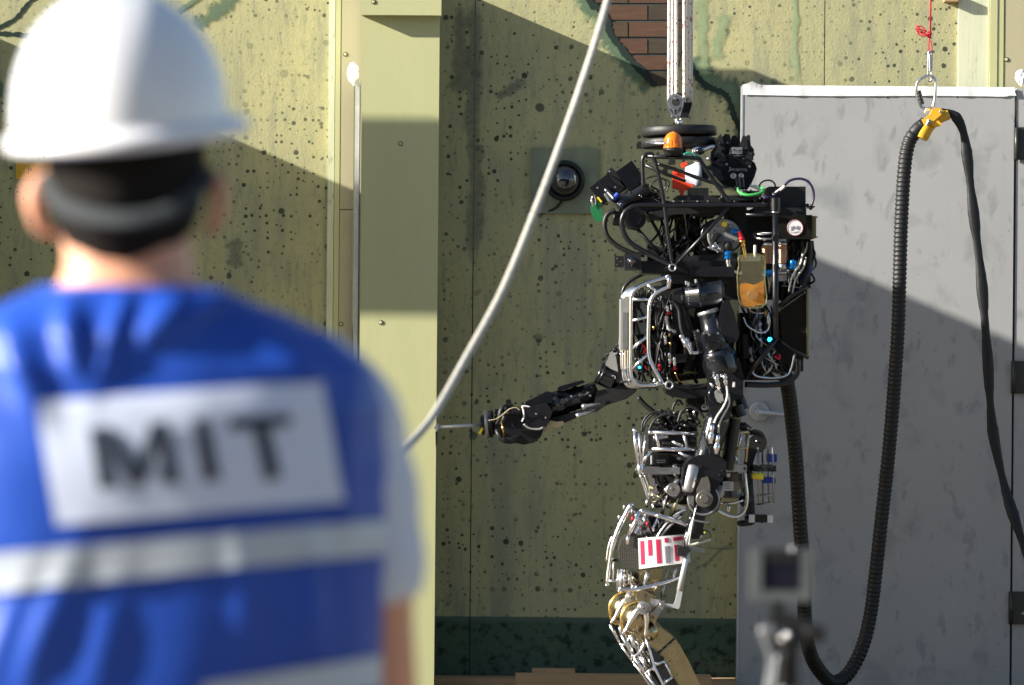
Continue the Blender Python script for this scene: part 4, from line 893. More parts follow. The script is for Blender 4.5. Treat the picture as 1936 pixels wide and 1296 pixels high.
pb = rp('pelvis_band', 'steel', bx(600, 470, 280, 46, .04, .165), bx(1110,455,170,46,.0,.13), bev=.002, label='flat steel band around the pelvis')
part('lug', 'chrome', pb, lathe((470,425,.17),(470,495,.17),[(0,18),(.1,26),(.9,26),(1,18)]), rod((448,462,.16),(436,462,.16),9)); bolt(pb, 490, 468, .166, 8); bolt(pb, 1180, 455, .131, 8, 'blackm')
rp('pelvis_core', 'blackm', bx(690, 250, 330, 150, -.14, .10), pl([(520,360),(860,340),(900,430),(500,440)], -.13, .09), pl([(540,500),(860,490),(1140,480),(1000,700),(700,700),(600,640)], -.14, -.01), bev=.006)
lb = rp('pelvis_module', 'black', bx(612, 392, 100, 70, .09, .145), bev=.005); part('label_text', 'alu', lb, *[bx(612, 398+i*14, 60-i*6, 5, .1452, .146) for i in range(2)])
part('pin', 'steel', lb, rod((548,365,.13),(548,425,.13),9), rod((720,385,.13),(745,390,.13),12))
rp('pelvis_strut', 'chrome', tub([(470,495),(500,580),(522,650)], 12, .15), tub([(500,495),(530,590),(545,650)], 9, .05), tub([(485,500),(510,600),(530,655)], 7, .10))
hj = rp('hip_joint', 'steel', lathe((690,468,.14),(760,462,.14),[(0,30),(.05,42),(.5,44),(.55,36),(1,36)]), ball(725,468,.12,44,44), label='rounded steel hip joint')
part('housing', 'chrome', hj, disc(690,595,48,.08,.17), lathe((690,595,.12),(750,500,.12),[(0,34),(.5,30),(1,34)]), ball(655,600,.14,26)); bolt(hj, 690, 595, .171, 16, 'canister')
part('cover', 'alu', hj, ball(710,640,.06,58,46)); 
wires('wiring', 'gold', 8, (540,510,640,540), (560,640,660,690), 5, .0, .14, 23, 40); wires('wiring', 'black', 12, (540,500,650,560), (560,600,680,720), 9, -.05, .13, 24, 60)
rp('drive_ring', 'gloss', tub([(545,520),(560,580),(610,620),(650,625)], 18, .08), tub([(580,500),(600,560),(650,590)], 14, .10))
rp('push_rod', 'gold', tub([(755,615),(672,780)], 9, .14, sp=False), tub([(672,665),(655,720)], 10, .10, sp=False), label='golden push rod'); rp('push_rod', 'chrome', tub([(650,640),(622,742)], 9, .15, sp=False), tub([(520,655),(512,720)], 10, .1, sp=False), tub([(560,690),(560,740)], 12, .1, sp=False))
cn = rp('oil_canister', 'canister', lathe((1098,488,.02),(1098,655,.02),[(0,62),(.03,66),(.3,66),(.31,69),(.35,69),(.36,66),(.92,66),(.94,70),(1,60)], n=32), label='grey-brown canister behind the hips')
part('paper_label', 'label', cn, bx(1068,575,72,62,.128,.1295), bx(1070,500,24,24,.128,.1295)); part('print', 'greyp', cn, *[bx(1066+dx, 555+i*9, w, 3, .1297,.1301) for i,(dx,w) in enumerate(((0,56),(-8,40),(4,60),(0,30),(6,52)))])
rp('rear_tube', 'chrome', tub([(1180,480),(1188,560),(1196,640),(1190,710),(1165,760),(1120,782),(1060,770),(990,735)], 13, .08), tub([(1010,690),(1110,690),(1170,670)], 9, .06, sp=False), tub([(1075,700),(1070,750)], 12, .05, sp=False))
rp('rear_rod', 'steel', tub([(990,735),(870,700),(740,745),(660,800)], 12, .0), tub([(1150,490,.0),(1180,640,.0)], 9))
sp_ = rp('rear_spine', 'rubber', tub([(1160,160),(1225,220),(1240,300),(1205,420),(1205,560),(1215,680),(1220,780)], 32, .0), ball(1165,165,.03,42,26), lathe((1170,640,.03),(1200,700,.03),[(0,38),(.5,46),(1,38)]), label='black rubber-covered spine behind the hips')
rp('caster_wheel', 'rubber', lathe((1250,252,-.03),(1262,285,.05),[(0,66),(.2,72),(.8,72),(1,62)], n=32)); rp('caster_wheel', 'rubber', lathe((1188,805,.0),(1192,845,.0),[(0,50),(.2,64),(.7,62),(1,40)], n=32)); rp('wheel_hub', 'steel', ball(1262,268,.05,9), ball(1225,186,.05,12,10), ball(1205,180,.05,10))
rf = rp('rear_rack', 'alu', *[tub([(x,312),(x+6,690)], 7, dd, sp=False) for x, dd in ((1272,.06),(1372,.06),(1340,-.05),(1300,-.05))], label='aluminium rod rack behind the hips')
part('rack_ring', 'alu', rf, *[lathe((1325,y,.0),(1326,y+12,.0),[(0,62),(.1,64),(.9,64),(1,62)], n=28) for y in (306,628,686)])
part('clamp', 'rubber', rf, bx(1320, 455, 150, 40, -.03, .07), bev=.006); part('tape_band', 'bluep', rf, bx(1372,385,56,52,-.07,.03), bx(1350,537,82,36,-.07,.03), bev=.006)
part('handle', 'yel2', rf, lathe((1228,503,.10),(1308,510,.10),[(0,14),(.1,22),(1,22)]), label='yellow rubber handle'); part('handle_end', 'dark', rf, lathe((1302,509,.10),(1312,510,.10),[(0,17),(1,17)]))
mk = rp('marker_block', 'black', bx(1292, 796, 84, 52, -.01, .05), bev=.001, label='black and white marker block'); part('white_square', 'label', mk, bx(1230,796,38,52,-.01,.05)); part('white_square', 'label', mk, bx(1355,798,38,50,-.01,.05)); part('stem', 'black', mk, rod((1180,800,.02),(1210,800,.02),24), disc(1298,815,12,.0505,.056))

# ---------------------------------------------------------------- legs (near one drawn, far one copied and shifted)
leg = []
def lp(*a, **k):
    n0 = len(EXTRA); o = rp(*a, **k); leg.append(o); leg.extend(e for e in EXTRA[n0:] if e.parent is rob); return o
lp('thigh_rail', 'chrome', tub([(412,690),(340,830),(288,960),(268,1050),(256,1140),(244,1235)], [17,20,18,14,13,12], .17), label='long bright front rail of the thigh')
lp('thigh_rail', 'chrome', tub([(470,738),(430,830),(392,905)], 14, .20, sp=False), tub([(392,900),(378,970)], 12, .20, sp=False))
lp('thigh_rail', 'chrome', tub([(470,738),(560,765),(680,800),(790,840)], [12,15,17,14], .20), ball(595,776,.20,24,19), label='curved chrome rail over the thigh')
lp('thigh_block', 'blackm', pl([(430,730),(700,800),(780,860),(740,1000),(380,1010),(390,900)], -.01, .12), bev=.006)
wires('wiring', 'steel', 10, (430,740,560,770), (420,880,560,930), 6, .10, .19, 31, 30); wires('wiring', 'rubber', 8, (600,740,760,780), (560,880,640,930), 10, .10, .18, 32, 30)
lp('thigh_hose', 'steel', tub([(740,770),(660,820),(610,880),(575,940)], 8, .19), tub([(760,780),(690,830),(640,880),(600,935)], 8, .18), tub([(790,730),(700,780),(620,840),(560,920)], 13, .14))
lp('connector', 'red', *[lathe((x,y,.18),(x-4,y+30,.18),[(0,7),(.5,11),(1,8)]) for x,y in ((420,780),(520,815),(530,850))])
lp('shin_cap', 'chrome', *[lathe((x,y,.18),(x-5,y+34,.18),[(0,7),(.3,11),(.9,9),(1,7)]) for x,y in ((445,760),(500,790),(560,850),(410,830))])
cb = lp('carbon_shell', 'carbon', pl([(452,925),(380,918),(340,955),(322,1020),(335,1090),(370,1135),(460,1140)], .02, .19), bev=.007, label='carbon fibre shell in front of the thigh sign')
lp('screw', 'blackm', rod((275,1078,.16),(345,1080,.17),10,n=10))
# sign on the thigh: a gently curved plate, lettering cut as plates on it
def spt(u_, v_, off): # u along (0..1), v down (0..1) over the quad
    a = ((455,930),(792,900)); b = ((462,1138),(812,1092))
    x = (a[0][0]*(1-u_)+a[1][0]*u_)*(1-v_)+(b[0][0]*(1-u_)+b[1][0]*u_)*v_; y = (a[0][1]*(1-u_)+a[1][1]*u_)*(1-v_)+(b[0][1]*(1-u_)+b[1][1]*u_)*v_
    return pt(x, y, .19+.03*math.sin(math.pi*(.15+.7*u_))+off)
def sgrid(u0, u1, v0, v1, off, nu=8, nv=3, back=.004):
    def f(bm):
        F = [[bm.verts.new(spt(u0+(u1-u0)*i/nu, v0+(v1-v0)*j/nv, off)) for j in range(nv+1)] for i in range(nu+1)]
        B = [[bm.verts.new(spt(u0+(u1-u0)*i/nu, v0+(v1-v0)*j/nv, off-back)) for j in range(nv+1)] for i in range(nu+1)]
        for i in range(nu):
            for j in range(nv):
                bm.faces.new((F[i][j],F[i+1][j],F[i+1][j+1],F[i][j+1])); bm.faces.new((B[i][j+1],B[i+1][j+1],B[i+1][j],B[i][j]))
        for i in range(nu): bm.faces.new((F[i][0],B[i][0],B[i+1][0],F[i+1][0])); bm.faces.new((F[i+1][nv],B[i+1][nv],B[i][nv],F[i][nv]))
        for j in range(nv): bm.faces.new((F[0][j+1],B[0][j+1],B[0][j],F[0][j])); bm.faces.new((F[nu][j],B[nu][j],B[nu][j+1],F[nu][j+1]))
    return f
sgn = rp('thigh_sign', 'label', sgrid(0, 1, 0, 1, 0, 14, 4), label='white sign of crimson and grey upright bars on the thigh')
for nme, m_, u0, u1, v0, v1 in (('printed_bar','crim',.035,.115,.09,.87),('printed_bar','crim',.19,.27,.08,.61),('printed_bar','crim',.35,.44,.09,.90),('printed_bar','crim',.53,.61,.07,.22),('printed_bar','greyp',.525,.62,.35,.92),('printed_bar','crim',.70,.90,.07,.20),('printed_bar','crim',.71,.80,.34,.90)):
    part(nme, m_, sgn, sgrid(u0, u1, v0, v1, .0012, 4, 2, .001))
lp('thigh_rail', 'chrome', tub([(325,1272),(400,1278),(480,1268),(620,1235),(760,1190)], [13,14,18,15,14], .19), ball(425,1258,.19,22,18), label='lower chrome rail of the thigh')
lp('thigh_strut', 'alu', tub([(522,1150),(500,1245)], 13, .19, sp=False), tub([(715,1122),(700,1195)], 13, .19, sp=False), tub([(350,1140),(335,1270)], 11, .18, sp=False), tub([(322,1140),(316,1285)], 9, .12, sp=False))
lp('knee_lever', 'silver', tub([(795,1008),(765,1150),(735,1285)], [15,19,18], .245, sp=False), label='long straight silver lever hanging from the thigh to the knee')
Z4()
lp('knee_lever', 'silver', pl([(955,165),(988,170),(898,650),(885,665),(770,640),(770,622),(850,630),(862,600)], .215, .238), bev=.003); rp('hand_block', 'blackm', bx(925,190,90,80,.18,.235,15), bev=.004)
lp('thigh_rail', 'chrome', tub([(340,60),(310,150),(292,270)], 10, .05), tub([(330,250),(305,350),(295,460)], 13, .17), tub([(350,250),(345,420)], 9, .12, sp=False), tub([(412,335),(400,510)], 15, .17, sp=False), tub([(440,340),(432,480)], 9, .12, sp=False))
lp('thigh_strut', 'chrome', tub([(305,432),(400,430)], 12, .17, sp=False), tub([(310,250),(350,250)], 12, .17, sp=False), ball(297,465,.17,16,14), ball(400,515,.17,18,15), ball(325,240,.17,16), ball(385,425,.17,14))
wires('wiring', 'chrome', 8, (440,350,520,370), (440,450,540,480), 7, .06, .16, 41, 30); wires('wiring', 'gold', 6, (440,350,700,370), (480,470,660,500), 8, .02, .14, 42, 30)
lp('thigh_core', 'gold', pl([(560,345),(760,330),(740,440),(700,560),(560,520)], .04, .10), pl([(600,440),(690,430),(680,540),(620,530)], .02, .12), bev=.006, label='gold anodised core above the knee')
lp('thigh_core', 'blackm', pl([(380,380),(560,370),(560,470),(420,500)], .0, .08), bev=.006)
lp('push_rod', 'gold', tub([(745,420),(675,540)], 9, .16, sp=False), tub([(520,480),(510,560)], 10, .1, sp=False)); lp('push_rod', 'steel', tub([(775,450),(745,570)], 11, .12, sp=False), tub([(800,330),(770,450)], 6, .1, sp=False))
kb = lp('knee_block', 'gold', pl([(545,500),(600,510),(700,560),(690,600),(720,720),(690,800),(660,760),(640,640),(540,610)], .05, .17), bev=.005, label='gold anodised knee block'); bolt(kb, 613, 552, .171, 17, 'canister'); bolt(kb, 675, 738, .171, 12, 'canister')
lp('crank', 'alu', pl([(700,720),(660,700),(690,670),(735,625),(740,600),(772,600),(778,640),(750,680),(712,735)], .10, .20), pl([(665,580),(740,590),(700,650),(660,640)], .16, .19), bev=.005); lp('crank_pin', 'steel', disc(748,628,20,.2005,.245), disc(748,628,11,.245,.25))
def yoke(ox, oy, d, lab):
    y = lp('knee_yoke', 'chrome', tub([(575+ox,660+oy),(540+ox,690+oy),(490+ox,770+oy),(450+ox,840+oy),(425+ox,868+oy)], [30,30,22,14,12], d), tub([(620+ox,700+oy),(625+ox,760+oy),(620+ox,820+oy),(612+ox,890+oy)], [30,24,15,12], d), label=lab)
    part('pivot', 'alu', y, disc(600+ox, 656+oy, 54, d-.02, d+.022, n=36)); part('pivot_cap', 'steel', y, disc(600+ox,656+oy,34,d+.0225,d+.026,n=28), disc(600+ox,656+oy,14,d+.026,d+.028)); part('bore', 'dark', y, disc(600+ox,658+oy,8,d+.028,d+.0288))
    return y
yoke(0, 0, .19, 'polished near knee yoke')
lp('knee_dome', 'gold', ball(535,735,.13,118,125,.055, n=28), label='golden rounded knee dome'); lp('knee_ring', 'brass', *[tub([(545+o,600),(470+o,630),(420+o,700),(410+o,770),(430+o,850),(470+o,880)], 8, dd) for o, dd in ((0,.17),(12,.10))])
lp('shin_cap', 'gold', ball(650,850,.10,90,90,.05,n=24), pl([(440,850),(620,900),(740,870),(720,930),(640,950),(600,1000),(560,940)], .02,.10), bev=.004)
sh2 = lp('shin_plate', 'gold', pl([(690,800),(735,815),(855,905),(905,975),(975,1100),(1070,1296),(1250,1620),(1110,1660),(890,1296),(840,1220),(760,1060),(700,1020),(640,960)], .02, .13), bev=.008, label='gold anodised shin plate')
part('shin_panel', 'gold', sh2, pl([(745,1035),(840,950),(880,1030),(1000,1290),(940,1296),(850,1200)], .1305, .136), bev=.003, label='raised panel on the shin'); part('slot', 'dark', sh2, pl([(715,1025),(850,905),(862,915),(725,1038)], .1362,.1368))
for p_ in ((815,1095),(875,1208),(800,855),(840,885),(725,812)): bolt(sh2, *p_, .137, 6, 'canister')
lp('shin_shell', 'gloss', pl([(665,1000),(720,1030),(775,1090),(690,1130),(640,1070)], .05, .16), bev=.01); lp('shin_shell', 'gloss', pl([(700,1150),(775,1110),(835,1225),(765,1290),(730,1240)], .05,.16), bev=.008); lp('shin_shell', 'gloss', pl([(760,1300),(850,1240),(1060,1600),(960,1640)], .05,.16), bev=.008)
lp('shin_frame', 'chrome', tub([(690,1132),(770,1095)], 12, .175, sp=False), tub([(765,1285),(835,1228)], 12, .175, sp=False), tub([(770,1095),(835,1228)], 9, .17, sp=False))
lp('shin_rod', 'chrome', tub([(415,878),(505,1045)], 13, .17, sp=False), tub([(515,1060),(620,1205)], 13, .17, sp=False), tub([(620,1205),(700,1310),(900,1600)], 13, .17, sp=False), label='front chrome rods of the shin')
lp('shin_rod', 'chrome', tub([(615,900),(650,1010),(690,1150),(760,1290),(960,1610)], 11, .18, sp=False), tub([(605,940),(575,1010),(520,1062)], 11, .18), tub([(615,1195),(690,1148)], 10, .18, sp=False), tub([(540,930),(560,1000),(600,1080)], 10, .12), tub([(560,1050),(620,1160),(680,1290)], 9, .10, sp=False))
lp('shin_joint', 'steel', ball(512,1050,.17,18,15), ball(620,1198,.17,17,15), lathe((505,895,.14),(520,985,.14),[(0,14),(.2,22),(.8,18),(1,10)]), lathe((600,1070,.13),(625,1160,.13),[(0,9),(.5,16),(1,9)]), lathe((640,1180,.12),(670,1260,.12),[(0,9),(.5,14),(1,9)]))
lp('shin_bar', 'black', tub([(500,900),(560,1010),(640,1160),(760,1330),(960,1620)], 24, .10, sp=False))
wires('wiring', 'steel', 8, (500,900,600,940), (600,1130,680,1180), 7, .06, .15, 43, 20)
# ankle and foot below the frame of view
lp('foot', 'black', pl([(930,1600),(1250,1580),(1330,1740),(1330,1770),(860,1770),(860,1730)], .0, .16), bev=.01)
far = Vector((-.030, .18, .017)); farsh = {'knee_lever','foot'}
for o in list(leg):
    if not o.name.startswith(('knee_yoke','knee_dome','knee_ring','knee_block','shin','foot')): continue
    copy_shift(o, far, rob)
# ---------------------------------------------------------------- outstretched arm (far side)
Z5(); A0 = -.16
def ap(name, m, *f, **k): return rp(name, m, *f, **k)
ar = ap('reach_shoulder', 'black', rod((1600,60,A0),(1470,230,A0),85), pl([(1560,80),(1620,60),(1640,260),(1560,320),(1500,280)], A0-.05, A0+.05), bev=0)
ap('reach_plate', 'greyplate', pl([(1450,170),(1470,130),(1485,75),(1505,62),(1535,110),(1552,225),(1500,205)], A0+.055, A0+.065), bev=.002, label='pale grey plate on the far upper arm')
wires('wiring', 'blackm', 9, (1540,-60,1600,0), (1430,90,1480,180), 12, A0-.05, A0+.03, 51, 40)
ap('reach_upper_arm', 'gloss', lathe((1660,200,A0),(1500,330,A0),[(0,70),(.1,88),(.5,90),(.55,82),(1,78)], n=32)); rb = ap('reach_elbow', 'gloss', rod((1390,225,A0+.02),(1530,290,A0+.02),92), label='large black elbow drum of the far arm'); part('trim_ring', 'black', rb, lathe((1420,238,A0+.02),(1432,244,A0+.02),[(0,96),(1,96)]))
ap('reach_elbow', 'blackm', rod((1480,300,A0),(1640,360,A0),75), pl([(1380,380),(1520,350),(1690,330),(1700,380),(1620,440),(1460,490),(1380,540),(1360,480)], A0-.05, A0+.04), bev=0)
fo = ap('reach_forearm', 'gloss', lathe((1390,375,A0),(860,560,A0),[(0,60),(.02,82),(.25,84),(.27,94),(.31,96),(.33,90),(.48,92),(.5,104),(.56,112),(.7,112),(.85,100),(.98,92),(1,80)], n=40), label='glossy black forearm stretched out to the left')
part('raised_cover', 'gloss', fo, pl([(808,485),(820,462),(985,380),(1040,392),(1025,470),(850,520)], A0-.05, A0+.07), pl([(1065,365),(1085,340),(1270,290),(1290,310),(1100,380)], A0-.03, A0+.06), bev=.008)
part('front_cover', 'black', fo, pl([(790,520),(980,470),(1030,540),(990,650),(900,700),(820,660)], A0+.05, A0+.11), bev=.01); part('notch', 'blackm', fo, *[disc(x,y,16,A0+.10,A0+.118,n=14) for x,y in ((1052,440),(1075,490),(1110,470))])
for p_ in ((1330,415),(975,590),(900,560),(1180,420)): bolt(fo, p_[0], p_[1], A0+.112, 8, 'alu')
part('fitting', 'steel', fo, lathe((1262,505,A0+.12),(1420,478,A0+.12),[(0,14),(.05,24),(.2,24),(.25,16),(.5,18),(.55,12),(1,12)], n=12), lathe((1218,580,A0+.11),(1375,528,A0+.11),[(0,14),(.05,24),(.2,24),(.25,16),(.5,18),(.55,12),(1,12)], n=12))
ap('reach_motor', 'blackm', pl([(960,705),(1200,600),(1440,500),(1460,450),(1300,520),(1000,600)], A0-.03, A0+.05), bev=.004)
ap('wrist_cup', 'gloss', lathe((890,470,A0+.03),(865,690,A0+.03),[(0,50),(.05,80),(.7,86),(.72,92),(.82,92),(.9,80),(1,50)], n=32), label='rounded black wrist cup'); ap('wrist_trim', 'greyplate', tub([(800,640),(850,675),(920,682),(955,668)], 9, A0+.115))
ap('wrist_pad', 'beige', pl([(960,704),(985,650),(1012,612),(1060,622),(1115,618),(1122,640),(1100,660),(1040,668)], A0+.07, A0+.09), bev=.003, label='beige pad under the far wrist')
ap('cable_tie', 'label', tub([(788,500),(800,540),(800,590),(786,622)], 7, A0+.11), tub([(786,500),(820,498),(850,505)], 6, A0+.10))
hn = ap('reach_hand', 'black', pl([(600,520),(640,495),(700,492),(790,520),(800,640),(960,680),(935,745),(880,790),(800,805),(700,785),(610,780),(590,720),(605,640)], A0-.06, A0+.08), bev=.007, label='black hand of the outstretched arm')
part('finger', 'blackm', hn, tub([(700,500,A0+.05),(650,505,A0+.08),(620,540,A0+.09),(608,600,A0+.09),(590,640,A0+.08)], [26,26,24,20,18])); part('finger', 'blackm', hn, tub([(780,560,A0+.09),(720,540,A0+.11),(660,560,A0+.11),(640,610,A0+.11),(620,640,A0+.10)], [26,25,24,20,16])); part('finger', 'blackm', hn, tub([(780,740,A0+.07),(700,770,A0+.09),(630,760,A0+.09),(600,720,A0+.09),(585,690,A0+.08)], [28,28,26,22,18])); part('knuckle', 'anod', hn, *[disc(x,y,14,A0+.07,A0+.125,n=14) for x,y in ((640,560),(660,520),(720,545),(640,765))], bx(715,655,10,36,A0+.10,A0+.125,-30))
ap('hand_cable', 'beige', tub([(520,612),(580,600),(640,560),(690,520),(740,510),(770,530)], 4, A0+.13))
ap('brass_ring', 'brass', lathe((612,690,A0),(630,690,A0),[(0,94),(.3,97),(1,96)], n=36), tub([(622,600,A0+.12),(635,690,A0+.14),(652,765,A0+.10)], 6))
ap('force_sensor', 'blackm', rod((528,640,A0),(560,640,A0),112,n=40), label='dark sensor disc at the hand'); ap('force_sensor', 'alu', rod((488,645,A0),(524,643,A0),119,n=44), label='grey sensor disc facing the rod'); ap('force_sensor', 'black', rod((455,650,A0),(486,648,A0),82,n=32)); ap('cap', 'yel2', rod((452,690,A0+.05),(470,700,A0+.05),30))
ap('sensor_spacer', 'blackm', rod((560,640,A0),(612,650,A0),80), rod((570,540,A0+.05),(600,545,A0+.05),22))
ap('probe_rod', 'silver', tub([(108,666),(480,646)], 13, A0, sp=False), lathe((96,655,A0),(122,668,A0),[(0,22),(1,22)]), pl([(98,650),(120,650),(118,694),(100,700)], A0-.01, A0+.012), bev=0, label='pale rod held out to the left'); ap('probe_tip', 'hinge', pl([(97,702),(116,702),(112,780),(100,830)], A0-.01, A0+.01))

# ================================================================== HOIST
fr(1100, 0, 4.32, RS)
pul = thing('pulley_block', 'racing pulley block of pierced metal cheeks at the foot of the hoist ropes', 'pulley', (pt(790,1000).x, -RS, pt(790,1030).z))
def cheek(ox, oy, d0, d1, m):
    return part('cheek', m, pul, pl([(765+ox+68*math.cos(a), 835+oy-68*math.sin(a)) for a in [math.pi*i/12 for i in range(13)]]+[(702+ox,870+oy),(736+ox,960+oy),(800+ox,962+oy),(828+ox,870+oy)], d0, d1), bev=.001)
cheek(0, 0, .030, .036, 'alu')
for i in range(3): cheek(26+i*21, -6+i*4, .012-.02*i, .016-.02*i, 'blackm')
for i in range(4): part('sheave', 'blackm', pul, disc(772+i*21, 838, 55, .019-.02*i, .028-.02*i, n=28))
part('sheave_hub', 'dark', pul, disc(765, 835, 33, .0362, .0372)); part('hub_rim', 'steel', pul, disc(765, 808, 11, .0364, .040))
part('cheek_hole', 'dark', pul, *[disc(765+48*math.cos(a), 835-48*math.sin(a), 4.2, .0362, .0368, n=8) for a in [2*math.pi*i/18 for i in range(18)]], pl([(716,880),(738,905),(742,935),(724,905)], .0362, .0368), pl([(812,872),(790,885),(782,925),(806,900)], .0362, .0368), pl([(755,895),(775,895),(772,940),(758,940)], .0362,.0368))
for p_ in ((740,952),(778,950)): bolt(pul, *p_, .0365, 9)
part('shackle', 'chrome', pul, tub([(775,975),(770,1000),(790,1020),(812,1005),(806,975)], 9, .0), ball(792,1005,.01,20,24,.012), rod((780,1028,.0),(795,1045,.0),10))
hr = thing('hoist_rope', 'pair of white flecked rope bundles running up from the pulley block', 'rope', (pt(770,835).x, -RS, pt(770,835).z))
for x0_, x1_, dd in ((712,718,.02),(742,742,.0),(772,768,-.02),(838,836,.02),(866,866,.0),(893,893,-.02)):
    def strand(bm, x0_=x0_, x1_=x1_, dd=dd):
        a = pt(x0_, 838, dd); b = pt(x1_, -900, dd)
        pts = [a+(b-a)*(i/60) for i in range(61)]
        sweep(bm, pts, 15*ul(), 10)
    part('strand', 'rope', hr, strand)
lw = ul()
w1 = thing('weight_plate', 'upper black round weight plate hanging just under the pulley', 'weight plate', pt(790,1118), group='weight plates above the robot')
part('plate', 'rubber', w1, lathe((794,1036,-.02),(796,1116,-.02),[(0,285),(.02,296),(.12,305),(.88,307),(.98,298),(1,285)], n=64)); part('centre_stud', 'steel', w1, rod((794,1020,-.02),(794,1036,-.02),16))
w2 = thing('weight_plate', 'lower black round weight plate behind the orange beacon', 'weight plate', pt(790,1200), group='weight plates above the robot')
part('plate', 'rubber', w2, lathe((794,1134,-.02),(796,1208,-.02),[(0,290),(.02,300),(.12,309),(.88,311),(.98,300),(1,288)], n=64)); part('inlay_bar', 'chrome', w2, tub([(520,1166,.182),(600,1174,.225),(690,1172,.247)], [5,11,9]), label='shiny bar across the lower plate')
part('centre_stud', 'steel', w2, rod((795,1117,-.02),(795,1134,-.02),40)); rp('lifting_post', 'black', rod((795,1209,-.02),(800,1300,-.02),60))

# ================================================================== AIR HOSE, CARABINER, CORD
HS = .45; fr(0, 0, 1, HS)
hz = thing('corrugated_hose', 'thick black corrugated hose looping down from the yellow clamp to the robot', 'hose', P(1600, 1290, HS))
hp = [(1752,232,0),(1733,248,0),(1718,272,0),(1710,320,0),(1704,420,0),(1701,520,0),(1698,620,0),(1690,740,0),(1680,860,.0),(1667,980,0),(1656,1080,.0),(1646,1160,.0),(1630,1225,.02),(1603,1275,.04),(1575,1290,.08),(1552,1272,.14),(1532,1236,.22),(1522,1180,.30),(1520,1090,.38),(1512,985,.44),(1505,870,.50),(1497,790,.56),(1490,735,.62),(1480,690,.70)]
pts = spl([P(a,b,HS+d) for a,b,d in hp], 40)
cum = [0]
for a, b in zip(pts, pts[1:]): cum.append(cum[-1]+(b-a).length)
def at_len(q):
    import bisect
    i = min(max(bisect.bisect(cum, q)-1, 0), len(pts)-2); t = (q-cum[i])/max(cum[i+1]-cum[i], 1e-9); return pts[i].lerp(pts[i+1], t)
rr, ps = [], []; pitch = 9.0/598; L0 = .045; q = 0
while q < cum[-1]:
    for o, r in ((0,.0209),(.15,.0232),(.55,.0232),(.72,.0209)):
        ps.append(at_len(q+o*pitch)); rr.append(r)
    q += pitch
part('hose_body', 'rubber', hz, lambda bm: sweep(bm, ps, rr, 20))
part('sleeve', 'blackm', hz, lambda bm: sweep(bm, [at_len(x) for x in (0,.01,.03,.05,.058)], [.017,.0225,.0235,.0235,.021], 20), label='smooth black sleeve at the top end')
cw = thing('fabric_sleeve_cable', 'flat black fabric-sleeved cable hanging down the right side from the yellow clamp', 'cable', P(1860, 640, HS))
cp_ = [(1768,221,0),(1785,212,0),(1806,220,0),(1822,250,0),(1830,300,0),(1836,360,0),(1843,430,0),(1853,510,0),(1860,590,0),(1868,680,0),(1872,760,0),(1880,830,0),(1900,920,.02),(1922,990,.05),(1950,1070,.08),(2000,1200,.2)]
rn = random.Random(4); cpts = spl([P(a+rn.uniform(-1,1),b,HS+d) for a,b,d in cp_], 8)
crr = [(.0145+.0028*math.sin(i*.45)+rn.uniform(-.0008,.0008))*(.75+.35*min(1, i/25)) for i in range(len(cpts))]
part('fabric_sleeve', 'blackm', cw, lambda bm: sweep(bm, cpts, crr, 14, flat=.55, flatdir=(0,1,0)))
yc = thing('yellow_hose_clamp', 'yellow plastic clamp joining the black hose and cable under the carabiner', 'clamp', P(1762, 240, HS))
part('saddle', 'yellow', yc, tub([(1742,257),(1752,240),(1768,226),(1790,218)], [15,14.5,12.5,10], 0, n=18), bev=0)
part('jaw', 'yellow', yc, pl([(1744,226),(1757,218),(1764,206),(1776,204),(1786,212),(1774,222),(1760,234),(1748,236)], .0, .036), pl([(1757,232),(1772,226),(1782,236),(1768,242)], -.02, .034), bev=.003)
part('lip', 'yellow', yc, lathe((1740,262,0),(1744,254,0),[(0,13),(.4,14.5),(1,13.5)]), lathe((1788,219,0),(1794,217,0),[(0,10),(1,9.5)]))
part('bolt', 'steel', yc, rod((1756,226,.037),(1752,238,.040),2.6), disc(1757,231,3.6,.036,.044,n=6), disc(1779,212,3,.036,.042,n=6))
cr = thing('carabiner', 'silver screw-gate carabiner holding the yellow clamp', 'carabiner', P(1752, 205, HS))
part('body', 'chrome', cr, tub([(1739,197),(1733,176),(1734,158),(1745,147),(1758,144),(1768,151),(1769,168),(1767,190),(1763,203),(1755,207),(1745,204)], 3.0, closed=True, n=12))
part('gate_sleeve', 'hinge', cr, rod((1736,172),(1743,198),5.0), *[lathe((1736+i*1.6,174+i*6,0),(1736.6+i*1.6,176+i*6,0),[(0,5.4),(1,5.4)]) for i in range(4)])
part('ring', 'steel', cr, tub([(1753,205),(1749,214),(1754,222),(1762,214),(1760,205)], 1.6, .01, closed=True))
sn = thing('snap_hook', 'long silver snap hook between the red cord and the carabiner', 'snap hook', P(1758, 152, HS))
part('body', 'steel', sn, tub([(1757,98),(1759,98),(1762,106),(1761,140),(1760,152),(1757,154),(1755,148),(1755,106)], 1.8, closed=True, n=8), rod((1758.5,103),(1758.5,135),3.2,r2=2.6))
rc_ = thing('red_cord', 'thin red cord with a knotted bow above the snap hook', 'cord', P(1760, 98, HS))
part('line', 'redcord', rc_, tub([(1759.5,-300),(1759.5,-20),(1759,64)], 1.7, sp=False), tub([(1759,64),(1756,80),(1756,97),(1759,100),(1762,92),(1759,76)], 1.2))
part('knot', 'redcord', rc_, ball(1757,66,0,4.6,6.5,.009), tub([(1754,60),(1761,64),(1754,69),(1761,73)], 1.6))
part('bow', 'redcord', rc_, *[tub([(1756,65),(1745,70-i*2),(1735,62-i*3),(1733,52+i*1.5),(1741,50+i*3),(1752,60)], 1.2, dd) for i, dd in ((0,0),(2,.008),(4,-.006))], tub([(1735,52),(1732,48)], 1.0))

